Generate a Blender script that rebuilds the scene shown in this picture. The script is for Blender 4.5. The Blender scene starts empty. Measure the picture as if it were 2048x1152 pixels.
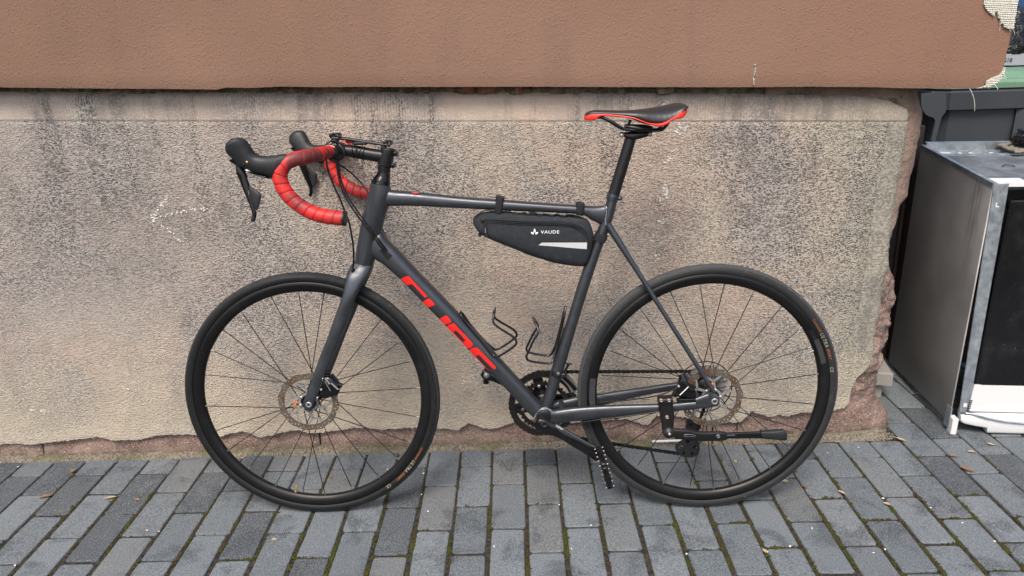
import bpy, bmesh, math, random
from mathutils import Vector, Matrix, noise as mnoise
C = bpy.context.scene.collection
PI = math.pi
rnd = random.Random(7)

# ---------------------------------------------------------------- camera, sky, sun, exposure
F_PX = 1465.64
CAM = Vector((0, 0, 1.2214))
CX = Vector((0.9996, -0.0086, -0.0257)).normalized()
CF = Vector((-0.0001, 0.9473, -0.3204)).normalized()
CU = CX.cross(CF).normalized()
CX = CF.cross(CU).normalized()
cam_d = bpy.data.cameras.new('camera'); cam = bpy.data.objects.new('camera', cam_d); C.objects.link(cam)
cam_d.sensor_width = 36; cam_d.lens = 36 * F_PX / 2048; cam_d.clip_start = .05; cam_d.clip_end = 400
mw = Matrix((CX, CU, -CF)).transposed().to_4x4(); mw.translation = CAM
cam.matrix_world = mw
S = bpy.context.scene; S.camera = cam
S.render.engine = 'CYCLES'
S.view_settings.view_transform = 'Standard'; S.view_settings.look = 'None'
S.view_settings.gamma = 1; S.view_settings.use_curve_mapping = False
S.view_settings.exposure = 1.08
S.cycles.max_bounces = 6; S.cycles.use_denoising = True

SUN_EL, SUN_AZ = math.radians(55), math.radians(196)      # high soft light from in front of the wall
w = bpy.data.worlds.new('World'); S.world = w; w.use_nodes = True
wn = w.node_tree; wn.nodes.clear()
sky = wn.nodes.new('ShaderNodeTexSky'); sky.sky_type = 'NISHITA'; sky.sun_disc = False
sky.sun_elevation = SUN_EL; sky.sun_rotation = SUN_AZ
sky.air_density = 1.0; sky.dust_density = 4.0; sky.ozone_density = 0.6
bg = wn.nodes.new('ShaderNodeBackground'); bg.inputs[1].default_value = 0.105
ow = wn.nodes.new('ShaderNodeOutputWorld')
wn.links.new(sky.outputs[0], bg.inputs[0]); wn.links.new(bg.outputs[0], ow.inputs[0])
sd = bpy.data.lights.new('sun', 'SUN'); sd.energy = 1.5; sd.angle = math.radians(22); sd.color = (1, .93, .84)
so = bpy.data.objects.new('sun', sd); C.objects.link(so)
dirv = Vector((math.sin(SUN_AZ) * math.cos(SUN_EL), math.cos(SUN_AZ) * math.cos(SUN_EL), math.sin(SUN_EL)))
so.rotation_euler = dirv.to_track_quat('Z', 'Y').to_euler(); so.location = (0, -3, 6)

# ---------------------------------------------------------------- measuring helpers (photo sight lines met with real planes)
def sight(px, py):
    return CF + CX * ((px - 1024) / F_PX) + CU * ((576 - py) / F_PX)
def onY(px, py, Y):
    d = sight(px, py); return CAM + d * (Y / d.y)
def onZ(px, py, z=0.0):
    d = sight(px, py); return CAM + d * ((z - CAM.z) / d.z)
WALL_Y = 2.036
BIKE_M = (Matrix.Translation((-0.5381, 1.7303, 0)) @ Matrix.Rotation(-0.02343, 4, 'Z') @ Matrix.Rotation(-0.07895, 4, 'X'))
BIKE_I = BIKE_M.inverted(); CAM_B = BIKE_I @ CAM; ROT_B = BIKE_I.to_3x3()
WR = 0.339; WB = 1.0414
def B(px, py, y=0.0):
    """point of the bicycle's own frame (x back, y to its right side, z up) at lateral offset y"""
    d = ROT_B @ sight(px, py); return CAM_B + d * ((y - CAM_B.y) / d.y)

# ---------------------------------------------------------------- mesh builder
class MB:
    def __init__(s): s.v = []; s.f = []; s.m = []; s.sm = []
    def add(s, vs, fs, m=0, smooth=True):
        o = len(s.v); s.v += [tuple(v) for v in vs]
        for f in fs: s.f.append([i + o for i in f]); s.m.append(m); s.sm.append(smooth)
    def mesh(s, name, mats):
        me = bpy.data.meshes.new(name); me.from_pydata(s.v, [], s.f); me.validate(clean_customdata=False)
        for m in (mats if isinstance(mats, (list, tuple)) else [mats]): me.materials.append(m)
        if len(me.polygons) == len(s.f):
            me.polygons.foreach_set('material_index', s.m); me.polygons.foreach_set('use_smooth', s.sm)
        me.update(); return me
    def build(s, name, mats, parent=None, fix=True):
        me = s.mesh(name, mats)
        if fix:
            bm = bmesh.new(); bm.from_mesh(me); bmesh.ops.recalc_face_normals(bm, faces=bm.faces); bm.to_mesh(me); bm.free()
        o = bpy.data.objects.new(name, me); C.objects.link(o)
        if parent: o.parent = parent
        return o
    # ---- primitives
    def rings(s, rings, caps=(True, True), m=0, closed=True, smooth=True):
        n = len(rings[0]); vs = [p for r in rings for p in r]; fs = []
        for i in range(len(rings) - 1):
            for j in range(n if closed else n - 1):
                k = (j + 1) % n
                fs.append((i*n + j, i*n + k, (i+1)*n + k, (i+1)*n + j))
        s.add(vs, fs, m, smooth)
        if caps[0]: s.add(rings[0], [list(range(n))[::-1]], m, False)
        if caps[1]: s.add(rings[-1], [list(range(n))], m, False)
    def tube(s, pts, r, n=10, m=0, caps=(True, True), sub=0):
        pts = [Vector(p) for p in pts]
        rs = list(r) if isinstance(r, (list, tuple)) else [r] * len(pts)
        if sub: pts, rs = smoothline(pts, rs, sub)
        rings = []; up = None
        for i, p in enumerate(pts):
            t = (pts[min(i+1, len(pts)-1)] - pts[max(i-1, 0)]).normalized()
            if up is None:
                up = Vector((0, 1, 0)) if abs(t.y) < .9 else Vector((1, 0, 0))
            up = (up - t * up.dot(t)).normalized(); sd_ = t.cross(up)
            rings.append([p + (up * math.cos(a) + sd_ * math.sin(a)) * rs[i] for a in [2*PI*k/n for k in range(n)]])
        s.rings(rings, caps, m)
    def box(s, c, size, m=0, rot=None, bev=0.0):
        c = Vector(c); hx, hy, hz = [a / 2 for a in size]; b = min(bev, hx*.9, hy*.9, hz*.9)
        R = rot or Matrix.Identity(3)
        def P(x, y, z): return c + R @ Vector((x, y, z))
        if b <= 0:
            vs = [P(x*hx, y*hy, z*hz) for x in (-1, 1) for y in (-1, 1) for z in (-1, 1)]
            s.add(vs, [(0,1,3,2),(4,6,7,5),(0,4,5,1),(2,3,7,6),(0,2,6,4),(1,5,7,3)], m, False); return
        def ring(z, i):
            x, y = hx - i, hy - i; k = b * .9
            return [P(*q, z) for q in ((-x+k,-y),(x-k,-y),(x,-y+k),(x,y-k),(x-k,y),(-x+k,y),(-x,y-k),(-x,-y+k))]
        s.rings([ring(-hz, b), ring(-hz+b, 0), ring(hz-b, 0), ring(hz, b)], m=m, smooth=False)
    def lathe_y(s, prof, n=48, m=0, c=(0, 0, 0), closed=False, smooth=True):
        """profile [(radius, y)] turned about the axle (y) direction"""
        c = Vector(c); rings = []
        for r, y in (prof + prof[:1] if closed else prof):
            rings.append([c + Vector((r*math.cos(a), y, r*math.sin(a))) for a in [2*PI*k/n for k in range(n)]])
        s.rings(rings, (False, False), m, smooth=smooth)
    def lathe_z(s, prof, n=32, m=0, c=(0, 0, 0), axis=None):
        c = Vector(c); q = Vector((0,0,1)).rotation_difference(Vector(axis)) if axis is not None else None
        rings = []
        for r, z in prof:
            ring = []
            for k in range(n):
                p = Vector((r*math.cos(2*PI*k/n), r*math.sin(2*PI*k/n), z))
                ring.append(c + (q @ p if q else p))
            rings.append(ring)
        s.rings(rings, (True, True), m)
    def pair(s, secs, n=18, e=2.0, sub=5, m=0, caps=(True, True), k=1.0):
        """loft from sections (upper point, lower point, half width): all in the bike's frame"""
        T = [Vector(a) for a, b, h in secs]; D = [Vector(b) for a, b, h in secs]; H = [h for a, b, h in secs]
        if sub and len(T) > 1:
            T2, H2 = smoothline(T, H, sub); D2, _ = smoothline(D, H, sub)
        else: T2, H2, D2 = T, H, D
        rings = []
        for t, d, h in zip(T2, D2, H2):
            c = (t + d) / 2; v = (t - d) / 2 * k; ring = []
            for j in range(n):
                a = 2*PI*j/n; ca, sa = math.cos(a), math.sin(a)
                ring.append(c + v * math.copysign(abs(ca)**(2/e), ca) + Vector((0, 1, 0)) * h * math.copysign(abs(sa)**(2/e), sa))
            rings.append(ring)
        s.rings(rings, caps, m)
    def mesh_in(s, me, f=lambda p: p, m=0, smooth=False):
        s.add([f(v.co.copy()) for v in me.vertices], [list(p.vertices) for p in me.polygons], m, smooth)

def smoothline(P, R, sub):
    out, ro = [], []
    for i in range(len(P) - 1):
        p0 = P[max(i-1, 0)]; p1 = P[i]; p2 = P[i+1]; p3 = P[min(i+2, len(P)-1)]
        for j in range(sub):
            t = j / sub; t2 = t*t; t3 = t2*t
            out.append(.5*((2*p1) + (p2-p0)*t + (2*p0-5*p1+4*p2-p3)*t2 + (3*p1-p0-3*p2+p3)*t3))
            ro.append(R[i]*(1-t) + R[i+1]*t)
    out.append(P[-1]); ro.append(R[-1])
    return out, ro
def SP(a, b, h, y=0.0, yb=None):
    return (B(*a, y), B(*b, y if yb is None else yb), h)
def xy_mesh(splines, extrude=0.0, bevel=0.0):
    """flat plate with holes, from closed outlines in its own xy plane"""
    cu = bpy.data.curves.new('outline', 'CURVE'); cu.dimensions = '2D'; cu.fill_mode = 'BOTH'
    cu.extrude = extrude; cu.bevel_depth = bevel
    for pts in splines:
        sp = cu.splines.new('POLY'); sp.points.add(len(pts) - 1); sp.use_cyclic_u = True
        for q, p in zip(sp.points, pts): q.co = (p[0], p[1], 0, 1)
    return curve_mesh(cu)
def text_mesh(txt, size, extrude=0.0, spacing=1.0, shear=0.0, align='CENTER', offset=0.0):
    cu = bpy.data.curves.new('letters', 'FONT'); cu.body = txt; cu.size = size; cu.extrude = extrude
    cu.space_character = spacing; cu.shear = shear; cu.align_x = align; cu.offset = offset; cu.resolution_u = 3
    return curve_mesh(cu)
def curve_mesh(cu):
    o = bpy.data.objects.new('t', cu); C.objects.link(o)
    dg = bpy.context.evaluated_depsgraph_get()
    me = bpy.data.meshes.new_from_object(o.evaluated_get(dg)); bpy.data.objects.remove(o); bpy.data.curves.remove(cu)
    return me
def circ(x, y, r, n=14, a0=0.0): return [(x + r*math.cos(a0 + 2*PI*k/n), y + r*math.sin(a0 + 2*PI*k/n)) for k in range(n)]
def interp(tab, x):
    if x <= tab[0][0]: return tab[0][1]
    for (a, b), (c, d) in zip(tab, tab[1:]):
        if x <= c: return b + (d-b)*(x-a)/(c-a) if c > a else d
    return tab[-1][1]
def fbm(x, y, z=0.0, o=4):
    return sum(mnoise.noise(Vector((x*2**i, y*2**i, z*2**i + 7*i))) / 2**i for i in range(o))

# ---------------------------------------------------------------- things, parts, labels
def tag(o, label=None, cat=None, group=None, kind=None):
    if label: o['label'] = label
    if cat: o['category'] = cat
    if group: o['group'] = group
    if kind: o['kind'] = kind
    return o
def empty(name, loc=(0, 0, 0), parent=None):
    o = bpy.data.objects.new(name, None); o.location = loc; o.empty_display_size = .05; C.objects.link(o)
    if parent: o.parent = parent
    return o

# ---------------------------------------------------------------- materials
class NT:
    def __init__(s, name):
        s.mat = bpy.data.materials.new(name); s.mat.use_nodes = True; s.t = s.mat.node_tree
        s.b = s.t.nodes['Principled BSDF']
        s.co = s.t.nodes.new('ShaderNodeTexCoord'); s._pos = None
    def n(s, typ, ins=None, **kw):
        nd = s.t.nodes.new(typ)
        for k, v in kw.items(): setattr(nd, k, v)
        for k, v in (ins or {}).items(): s.set(nd.inputs[k], v)
        return nd
    def set(s, sock, v):
        if isinstance(v, bpy.types.NodeSocket): s.t.links.new(v, sock)
        elif isinstance(v, tuple) and len(v) == 3 and sock.type == 'RGBA': sock.default_value = (*v, 1)
        else: sock.default_value = v
    def obj(s, scale=(1, 1, 1), loc=(0, 0, 0), rot=(0, 0, 0), world=False):
        if world:
            if s._pos is None: s._pos = s.n('ShaderNodeNewGeometry').outputs['Position']
            src = s._pos
        else: src = s.co.outputs['Object']
        return s.n('ShaderNodeMapping', {'Vector': src, 'Scale': scale, 'Location': loc, 'Rotation': rot}).outputs[0]
    def noise(s, vec, scale, detail=3, rough=.55, dist=0.0):
        return s.n('ShaderNodeTexNoise', {'Vector': vec, 'Scale': scale, 'Detail': detail, 'Roughness': rough, 'Distortion': dist}).outputs['Fac']
    def vor(s, vec, scale, feature='F1', out='Distance', rand=1.0):
        return s.n('ShaderNodeTexVoronoi', {'Vector': vec, 'Scale': scale, 'Randomness': rand}, feature=feature).outputs[out]
    def ramp(s, x, a, b, lo=0.0, hi=1.0, smooth=True):
        nd = s.n('ShaderNodeMapRange', {'Value': x, 'From Min': a, 'From Max': b, 'To Min': lo, 'To Max': hi})
        nd.interpolation_type = 'SMOOTHSTEP' if smooth else 'LINEAR'; return nd.outputs[0]
    def math(s, op, a, b=0.0, clamp=False):
        nd = s.n('ShaderNodeMath', operation=op, use_clamp=clamp); s.set(nd.inputs[0], a); s.set(nd.inputs[1], b); return nd.outputs[0]
    def mix(s, f, a, b, blend='MIX'):
        nd = s.n('ShaderNodeMix', data_type='RGBA', blend_type=blend); s.set(nd.inputs[0], f); s.set(nd.inputs[6], a); s.set(nd.inputs[7], b); return nd.outputs[2]
    def sep(s, vec): return s.n('ShaderNodeSeparateXYZ', {0: vec}).outputs
    def bump(s, h, strength=.5, dist=.002, prev=None):
        ins = {'Height': h, 'Strength': strength, 'Distance': dist}
        if prev is not None: ins['Normal'] = prev
        return s.n('ShaderNodeBump', ins).outputs[0]
    def out(s, color=None, rough=None, metal=None, normal=None, spec=None, **kw):
        if color is not None: s.set(s.b.inputs['Base Color'], color)
        if rough is not None: s.set(s.b.inputs['Roughness'], rough)
        if metal is not None: s.set(s.b.inputs['Metallic'], metal)
        if normal is not None: s.set(s.b.inputs['Normal'], normal)
        if spec is not None: s.set(s.b.inputs['Specular IOR Level'], spec)
        for k, v in kw.items(): s.set(s.b.inputs[k], v)
        return s.mat

def worn(name, col, rough=.5, metal=0.0, dust=.12, dustcol=(.3, .29, .27), bump=.08, scale=60, spec=.5, **kw):
    """coated metal, rubber or plastic with faint dust and uneven gloss"""
    m = NT(name); v = m.obj()
    n1 = m.noise(v, scale, 5, .6); n2 = m.noise(v, scale*.12, 3)
    d = m.math('MULTIPLY', m.ramp(n1, .5, .8), m.ramp(n2, .35, .7))
    c = m.mix(m.math('MULTIPLY', d, dust), col, dustcol)
    r = m.ramp(n2, .3, .75, max(rough-.08, .05), min(rough+.1, 1))
    return m.out(c, r, metal, m.bump(n1, bump, .0006), spec, **kw)

M = {}
def materials():
    # --- roughcast skin of the plinth
    def coat(name, mode):
        m = NT(name); v = m.obj(); x, y, z = m.sep(v)[0], m.sep(v)[1], m.sep(v)[2]
        vs = m.obj((1, 1, 1.5))
        g = m.noise(vs, 128, 3, .6, .3)                      # grains of the cast
        g2 = m.noise(vs, 260, 2, .6)
        big = m.noise(v, 2.6, 4, .6, .4); big2 = m.noise(m.obj((1, 1, 1), (5, 3, 1)), 5.5, 4, .65)
        streak = m.noise(m.obj((16, 16, 1.6)), 1.0, 4, .6)
        light = m.mix(m.ramp(big2, .38, .64), (.50, .43, .352), (.50, .395, .325))
        light = m.mix(m.ramp(big, .42, .64), light, (.43, .385, .35))
        light = m.mix(m.math('MULTIPLY', m.ramp(x, -.35, -1.2), m.ramp(z, .25, .6)), light, m.mix(.7, light, (.36, .33, .315)))
        light = m.mix(m.ramp(x, .75, 1.12), light, m.mix(.75, light, (.37, .36, .29)))
        light = m.mix(m.math('MULTIPLY', m.ramp(z, .42, .1), .55), light, (.52, .46, .35))
        w0 = m.noise(m.obj((1, 1, 1.45), rot=(0, .2, 0)), 112, 2, .55, .15)
        worm = m.math('SUBTRACT', 1.0, m.math('MULTIPLY', m.math('ABSOLUTE', m.math('SUBTRACT', w0, .5)), 5.2), True)
        hgt = m.math('ADD', m.math('MULTIPLY', worm, .30), m.math('ADD', m.math('MULTIPLY', g, .75), m.math('MULTIPLY', g2, .40)))
        pits = m.ramp(hgt, .86, .64)
        right = m.math('MULTIPLY', m.ramp(x, .25, .85), m.ramp(z, .1, .3))
        band = m.math('MULTIPLY', m.ramp(z, .40, .62), m.ramp(z, 1.0, .88))
        amt = m.math('ADD', m.math('MULTIPLY', m.ramp(big, .36, .66), .55), m.math('MULTIPLY', band, .22))
        amt = m.math('ADD', amt, m.math('MULTIPLY', right, .30))
        amt = m.math('ADD', amt, m.math('MULTIPLY', m.math('MULTIPLY', m.ramp(streak, .48, .68), m.ramp(z, .68, .93)), .75))
        if mode == 'rough':
            amt = m.math('MULTIPLY', m.math('ADD', m.math('MULTIPLY', amt, .95), .20, True), m.ramp(z, .05, .48, .45, 1.1))
            col = m.mix(m.math('MULTIPLY', pits, amt), light, (.125, .116, .108))
            soil = m.math('MULTIPLY', m.ramp(m.math('ADD', m.math('MULTIPLY', m.noise(v, 5, 5, .6), .6), m.math('MULTIPLY', m.noise(m.obj((11, 11, 2.2)), 1.0, 5, .62), .4)), .46, .64), m.math('MULTIPLY', amt, .85))
            col = m.mix(soil, col, m.mix(.5, col, (.12, .11, .105)))
            col = m.mix(m.math('MULTIPLY', m.ramp(hgt, .86, 1.05), .45), col, (.62, .54, .45))
            nrm = m.bump(hgt, 1.0, .0075)
        else:
            wv = m.n('ShaderNodeTexWave', {'Vector': v, 'Scale': 42 if mode == 'v' else 40, 'Distortion': 5.5, 'Detail': 3, 'Detail Scale': 3.5},
                     bands_direction='X' if mode == 'v' else 'Z').outputs['Fac']
            g3 = m.noise(v, 160, 3, .65)
            h = m.math('ADD', m.math('MULTIPLY', wv, m.ramp(m.noise(v, 13, 3), .4, .68, .02, .26)), m.math('ADD', m.math('MULTIPLY', g3, .75), m.math('MULTIPLY', g, .35)))
            amt = m.math('ADD', m.math('MULTIPLY', amt, .75), .10, True)
            col = m.mix(m.math('MULTIPLY', m.ramp(h, .80, .52), amt), m.mix(.3, light, (.54, .425, .33)), (.11, .105, .10))
            if mode == 'h': col = m.mix(.65, col, m.mix(m.ramp(g, .4, .6), (.13, .125, .108), (.33, .315, .262)))
            st = m.math('MULTIPLY', m.ramp(m.noise(m.obj((9, 9, 2)), 1.0, 4, .7), .52, .7), m.ramp(x, .1, .7, .22, .8))
            col = m.mix(st, col, m.mix(.55, col, (.09, .09, .085)))
            nrm = m.bump(h, .6, .0035)
        col = m.mix(m.math('MULTIPLY', m.ramp(m.noise(v, 38, 3), .62, .75), m.ramp(x, .7, 1.1, 0, .35)), col, (.30, .31, .20))
        return m.out(col, .93, 0, nrm, .25)
    M['coat'] = coat('roughcast', 'rough'); M['comb_v'] = coat('tooled stone upright', 'v'); M['comb_h'] = coat('tooled stone level', 'h')
    # --- red sandstone
    m = NT('red sandstone'); v = m.obj(); z = m.sep(v)[2]; x = m.sep(v)[0]
    n1 = m.noise(v, 14, 6, .65); n2 = m.noise(v, 240, 3, .6); n3 = m.noise(v, 3.3, 4)
    c = m.mix(m.ramp(n1, .35, .68), (.16, .108, .09), (.29, .20, .165))
    c = m.mix(m.math('MULTIPLY', m.ramp(n3, .5, .66), .6), c, (.27, .215, .17))
    c = m.mix(m.math('MULTIPLY', m.ramp(n2, .5, .66), .75), c, (.48, .37, .32))
    c = m.mix(m.math('MULTIPLY', m.ramp(n2, .46, .34), .7), c, (.11, .07, .06))
    c = m.mix(m.math('MULTIPLY', m.ramp(m.noise(m.obj((1, 1, 1), (3, 1, 9)), 24, 4), .58, .68), m.math('MULTIPLY', m.ramp(z, .08, .2), .8)), c, (.13, .125, .12))
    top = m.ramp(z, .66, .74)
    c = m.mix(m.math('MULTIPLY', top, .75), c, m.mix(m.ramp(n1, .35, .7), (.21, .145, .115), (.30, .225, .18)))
    moss = m.math('MULTIPLY', m.ramp(z, .045, .0), m.ramp(m.noise(v, 30, 4), .38, .6))
    c = m.mix(m.math('MULTIPLY', moss, .85), c, (.085, .085, .045))
    h = m.math('ADD', m.math('MULTIPLY', m.noise(v, 60, 5, .7), .8), m.math('MULTIPLY', n2, .5))
    M['sandstone'] = m.out(c, .95, 0, m.bump(h, .8, .007), .2)
    # --- facade render
    m = NT('terracotta render'); v = m.obj()
    a = m.noise(v, 190, 3, .6); b = m.ramp(m.vor(m.obj((1, 1, 1.25)), 130), .0, .42); big = m.noise(v, 2.2, 4, .55)
    c = m.mix(m.ramp(big, .35, .68), (.205, .122, .086), (.233, .140, .101))
    c = m.mix(m.math('MULTIPLY', m.ramp(m.noise(v, 55, 4), .6, .8), .25), c, (.19, .11, .085))
    c = m.mix(m.ramp(m.sep(v)[0], .3, 1.3, 0, .7), c, (.235, .131, .090))
    c = m.mix(m.math('MULTIPLY', m.ramp(m.noise(m.obj((7, 7, 1.1)), 1.0, 5, .65), .5, .7), .28), c, (.15, .094, .075))
    c = m.mix(m.math('MULTIPLY', m.ramp(a, .66, .8), .3), c, (.42, .28, .215))
    h = m.math('ADD', m.math('MULTIPLY', m.noise(v, 150, 2, .5), .9), m.math('MULTIPLY', m.noise(v, 48, 2), .25))
    dots = m.math('MULTIPLY', m.ramp(m.vor(v, 165), .5, .05), m.ramp(m.noise(v, 60, 3, .65), .36, .66, .1, 1))
    h = m.math('ADD', m.math('MULTIPLY', h, .55), m.math('MULTIPLY', dots, .45))
    M['render'] = m.out(c, .9, 0, m.bump(h, .55, .0034), .25)
    # --- mortar and dark joint
    m = NT('old mortar'); v = m.obj(); n1 = m.noise(v, 40, 5, .65)
    M['mortar'] = m.out(m.mix(m.ramp(n1, .35, .65), (.10, .08, .066), (.27, .215, .17)), .95, 0, m.bump(n1, 1, .01), .2)
    m = NT('old brick'); v = m.obj(); n1 = m.noise(v, 45, 4)
    M['brick'] = m.out(m.mix(m.ramp(n1, .3, .7), (.20, .085, .06), (.31, .15, .11)), .95, 0, m.bump(n1, .7, .004), .2)
    # --- concrete pavers
    m = NT('grey concrete paver'); v = m.obj(world=True)
    r = m.n('ShaderNodeObjectInfo').outputs['Random']
    base = m.mix(r, (.094, .110, .124), (.142, .161, .177))
    r2 = m.math('FRACT', m.math('MULTIPLY', r, 7.31))
    base = m.mix(m.ramp(r2, .72, 1, 0, .45), base, (.120, .112, .104))
    base = m.mix(m.ramp(m.math('FRACT', m.math('MULTIPLY', r, 13.7)), .82, .86, 0, .75), base, (.040, .045, .054))
    n3 = m.noise(v, 8, 5, .62, .5); n1 = m.noise(v, 300, 3, .75)
    c = m.mix(m.math('MULTIPLY', m.ramp(n3, .5, .66), .62), base, (.030, .034, .041))
    c = m.mix(m.math('MULTIPLY', m.ramp(m.noise(m.obj(loc=(4, 2, 0), world=True), 16, 4), .55, .72), .28), c, (.18, .165, .145))
    c = m.mix(m.ramp(n1, .48, .70, 0, .6), c, (.28, .315, .335))
    c = m.mix(m.ramp(n1, .47, .34, 0, .8), c, (.03, .033, .038))
    sp = m.vor(v, 170); c = m.mix(m.math('MULTIPLY', m.ramp(sp, .14, .09), .65), c, (.42, .42, .41))
    h = m.math('ADD', m.math('MULTIPLY', n1, .7), m.math('MULTIPLY', m.noise(v, 60, 4), .7))
    M['paver'] = m.out(c, .86, 0, m.bump(h, .55, .0022), .35)
    m = NT('joint soil'); v = m.obj(world=True); n1 = m.noise(v, 90, 5, .7); n2 = m.noise(v, 6, 3)
    c = m.mix(m.ramp(n1, .35, .7), (.022, .021, .019), (.075, .066, .052))
    c = m.mix(m.math('MULTIPLY', m.ramp(n2, .55, .7), m.ramp(n1, .4, .6, 0, .4)), c, (.040, .040, .016))
    M['soil'] = m.out(c, .97, 0, m.bump(n1, 1, .006), .1)
    m = NT('moss'); v = m.obj(world=True); n1 = m.noise(v, 14, 4); n2 = m.noise(v, 200, 2)
    c = m.mix(m.ramp(n1, .4, .62), (.055, .062, .013), (.055, .040, .022))
    M['moss'] = m.out(m.mix(m.ramp(n2, .3, .7, 0, .6), c, (.022, .024, .008)), .95, 0, m.bump(n2, .8, .003), .15)
    m = NT('sandy dirt'); v = m.obj(world=True); n1 = m.noise(v, 160, 4, .7); n2 = m.noise(v, 11, 4)
    c = m.mix(m.ramp(n1, .3, .7), (.075, .066, .05), (.27, .235, .185)); c = m.mix(m.ramp(n2, .5, .66, 0, .55), c, (.085, .09, .04))
    M['dirt'] = m.out(c, .97, 0, m.bump(n1, 1, .004), .15)
    # --- bicycle
    M['frame'] = worn('satin graphite paint', (.074, .080, .091), .36, .75, .16, (.22, .21, .19), bump=.0, scale=220)
    M['weld'] = worn('weld bead', (.13, .145, .17), .38, .75, .1)
    M['black'] = worn('matt black alloy', (.010, .010, .011), .42, .3, .08, bump=0)
    M['gloss'] = worn('gloss black paint', (.007, .007, .008), .16, .2, .06, bump=0)
    M['rim'] = worn('black anodised rim', (.006, .006, .0065), .38, .2, .2, (.05, .05, .05), scale=40, bump=0, spec=.4)
    M['tread'] = worn('worn tyre tread', (.026, .027, .029), .80, 0, .6, (.12, .12, .115), .25, 90, .25)
    M['side'] = worn('tyre sidewall', (.008, .0085, .009), .55, 0, .35, (.07, .07, .07), .1, 70, .3)
    M['tread2'] = worn('dusty tyre tread', (.050, .052, .055), .85, 0, .7, (.16, .16, .155), .25, 90, .25)
    M['side2'] = worn('dusty tyre sidewall', (.020, .021, .022), .6, 0, .5, (.10, .10, .10), .1, 70, .3)
    M['rubber'] = worn('hood rubber', (.013, .0145, .017), .5, 0, .15, (.10, .10, .10), .1, 120, .4)
    M['plastic'] = worn('black plastic', (.012, .012, .013), .45, 0, .3, (.12, .12, .11))
    M['chain'] = worn('oily chain', (.035, .033, .030), .38, .8, .3, (.10, .08, .06))
    M['steel'] = worn('bare steel', (.55, .54, .52), .30, .9, .15)
    M['spoke'] = worn('dark spoke', (.025, .025, .026), .35, .6, .1)
    M['silver'] = worn('bright nipple', (.22, .22, .21), .4, .7, .1)
    M['screw'] = worn('dull screw', (.46, .36, .31), .4, .7, .2)
    M['brass'] = worn('brass valve', (.55, .38, .14), .35, .8, .2)
    m = NT('rotor steel'); v = m.obj(); n1 = m.noise(v, 28, 5, .65); n2 = m.noise(v, 120, 3)
    c = m.mix(m.ramp(n1, .46, .62), (.15, .13, .108), (.115, .066, .036)); c = m.mix(m.ramp(n2, .55, .75, 0, .4), c, (.14, .12, .10))
    M['rotor'] = m.out(c, m.ramp(n1, .3, .7, .42, .65), .6, m.bump(n2, .1, .0005))
    M['alu'] = worn('grey aluminium', (.40, .39, .38), .38, .7, .2)
    m = NT('red bar tape'); v = m.obj(); n1 = m.noise(v, 20, 4, .6); n2 = m.noise(v, 300, 2); zz = m.n('ShaderNodeNewGeometry').outputs['Normal']
    c = m.mix(m.math('MULTIPLY', m.math('MULTIPLY', m.ramp(n1, .42, .58), m.ramp(m.sep(v)[2], .82, .92, .3, 1)), .9), (.60, .022, .018), (.11, .030, .030)); c = m.mix(m.ramp(n2, .6, .8, 0, .2), c, (.75, .10, .08))
    c = m.mix(m.math('MULTIPLY', m.ramp(m.noise(m.obj(loc=(7, 3, 2)), 38, 3, .6), .5, .66), .35), c, (.085, .03, .032))
    M['tape'] = m.out(c, .5, 0, m.bump(n2, .12, .0006), .4)
    M['tapeline'] = worn('tape edge', (.26, .02, .02), .6)
    M['tapepale'] = worn('pale tape edge', (.72, .35, .32), .6)
    M['red'] = worn('red decal', (.66, .016, .014), .38, 0, .06)
    M['saddlered'] = worn('red saddle base', (.68, .028, .014), .42, 0, .1)
    m = NT('saddle cover'); v = m.obj(); n = m.noise(v, 500, 2)
    M['saddle'] = m.out((.017, .0175, .020), .38, 0, m.bump(n, .15, .0006), .5)
    m = NT('bag fabric'); v = m.obj(); k = m.n('ShaderNodeTexWave', {'Vector': v, 'Scale': 380, 'Distortion': .3}, bands_direction='DIAGONAL').outputs['Fac']
    n2 = m.noise(v, 16, 3); n1 = m.noise(v, 70, 4)
    c = m.mix(m.ramp(n1, .45, .8, 0, .22), (.019, .023, .028), (.07, .08, .09))
    M['fabric'] = m.out(c, .72, 0, m.bump(m.math('ADD', m.math('MULTIPLY', k, .06), n2), .55, .012), .35)
    M['webbing'] = worn('nylon webbing', (.014, .015, .017), .8, 0, .3, (.08, .08, .08), .5, 400, .3)
    M['reflect'] = worn('reflective grey', (.50, .50, .51), .45, .1, .2)
    M['white'] = worn('white print', (.80, .81, .82), .5, 0, .05)
    M['orange'] = worn('orange print', (.36, .11, .03), .6, 0, .2)
    M['cream'] = worn('cream print', (.32, .285, .20), .6, 0, .2)
    M['greyprint'] = worn('grey print', (.028, .028, .031), .5)
    M['rustbit'] = worn('rust orange', (.45, .14, .05), .6, .2)
    # --- yard things
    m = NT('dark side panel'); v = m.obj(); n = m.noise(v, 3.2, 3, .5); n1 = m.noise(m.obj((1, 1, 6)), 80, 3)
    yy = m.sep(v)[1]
    rust = m.math('MULTIPLY', m.math('MULTIPLY', m.ramp(yy, .03, .07), m.ramp(yy, .13, .08)), m.math('MULTIPLY', m.ramp(m.sep(v)[2], .35, .72), m.ramp(m.noise(m.obj((1, 30, 3)), 3, 4), .3, .6)))  # rust-tan streak that also paints in the reflex along the front edge
    c = m.mix(m.math('MULTIPLY', m.ramp(n, .25, .6, .6, 1), m.ramp(m.math('ADD', m.sep(v)[2], m.math('MULTIPLY', m.sep(v)[1], -.9)), -.2, .75, .12, 1)), (.035, .035, .035), (.78, .76, .73)); c = m.mix(m.math('MULTIPLY', rust, .5), c, (.16, .105, .05))  # panel reflection painted in: pale at upper front, shaded dark at lower back
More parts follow.
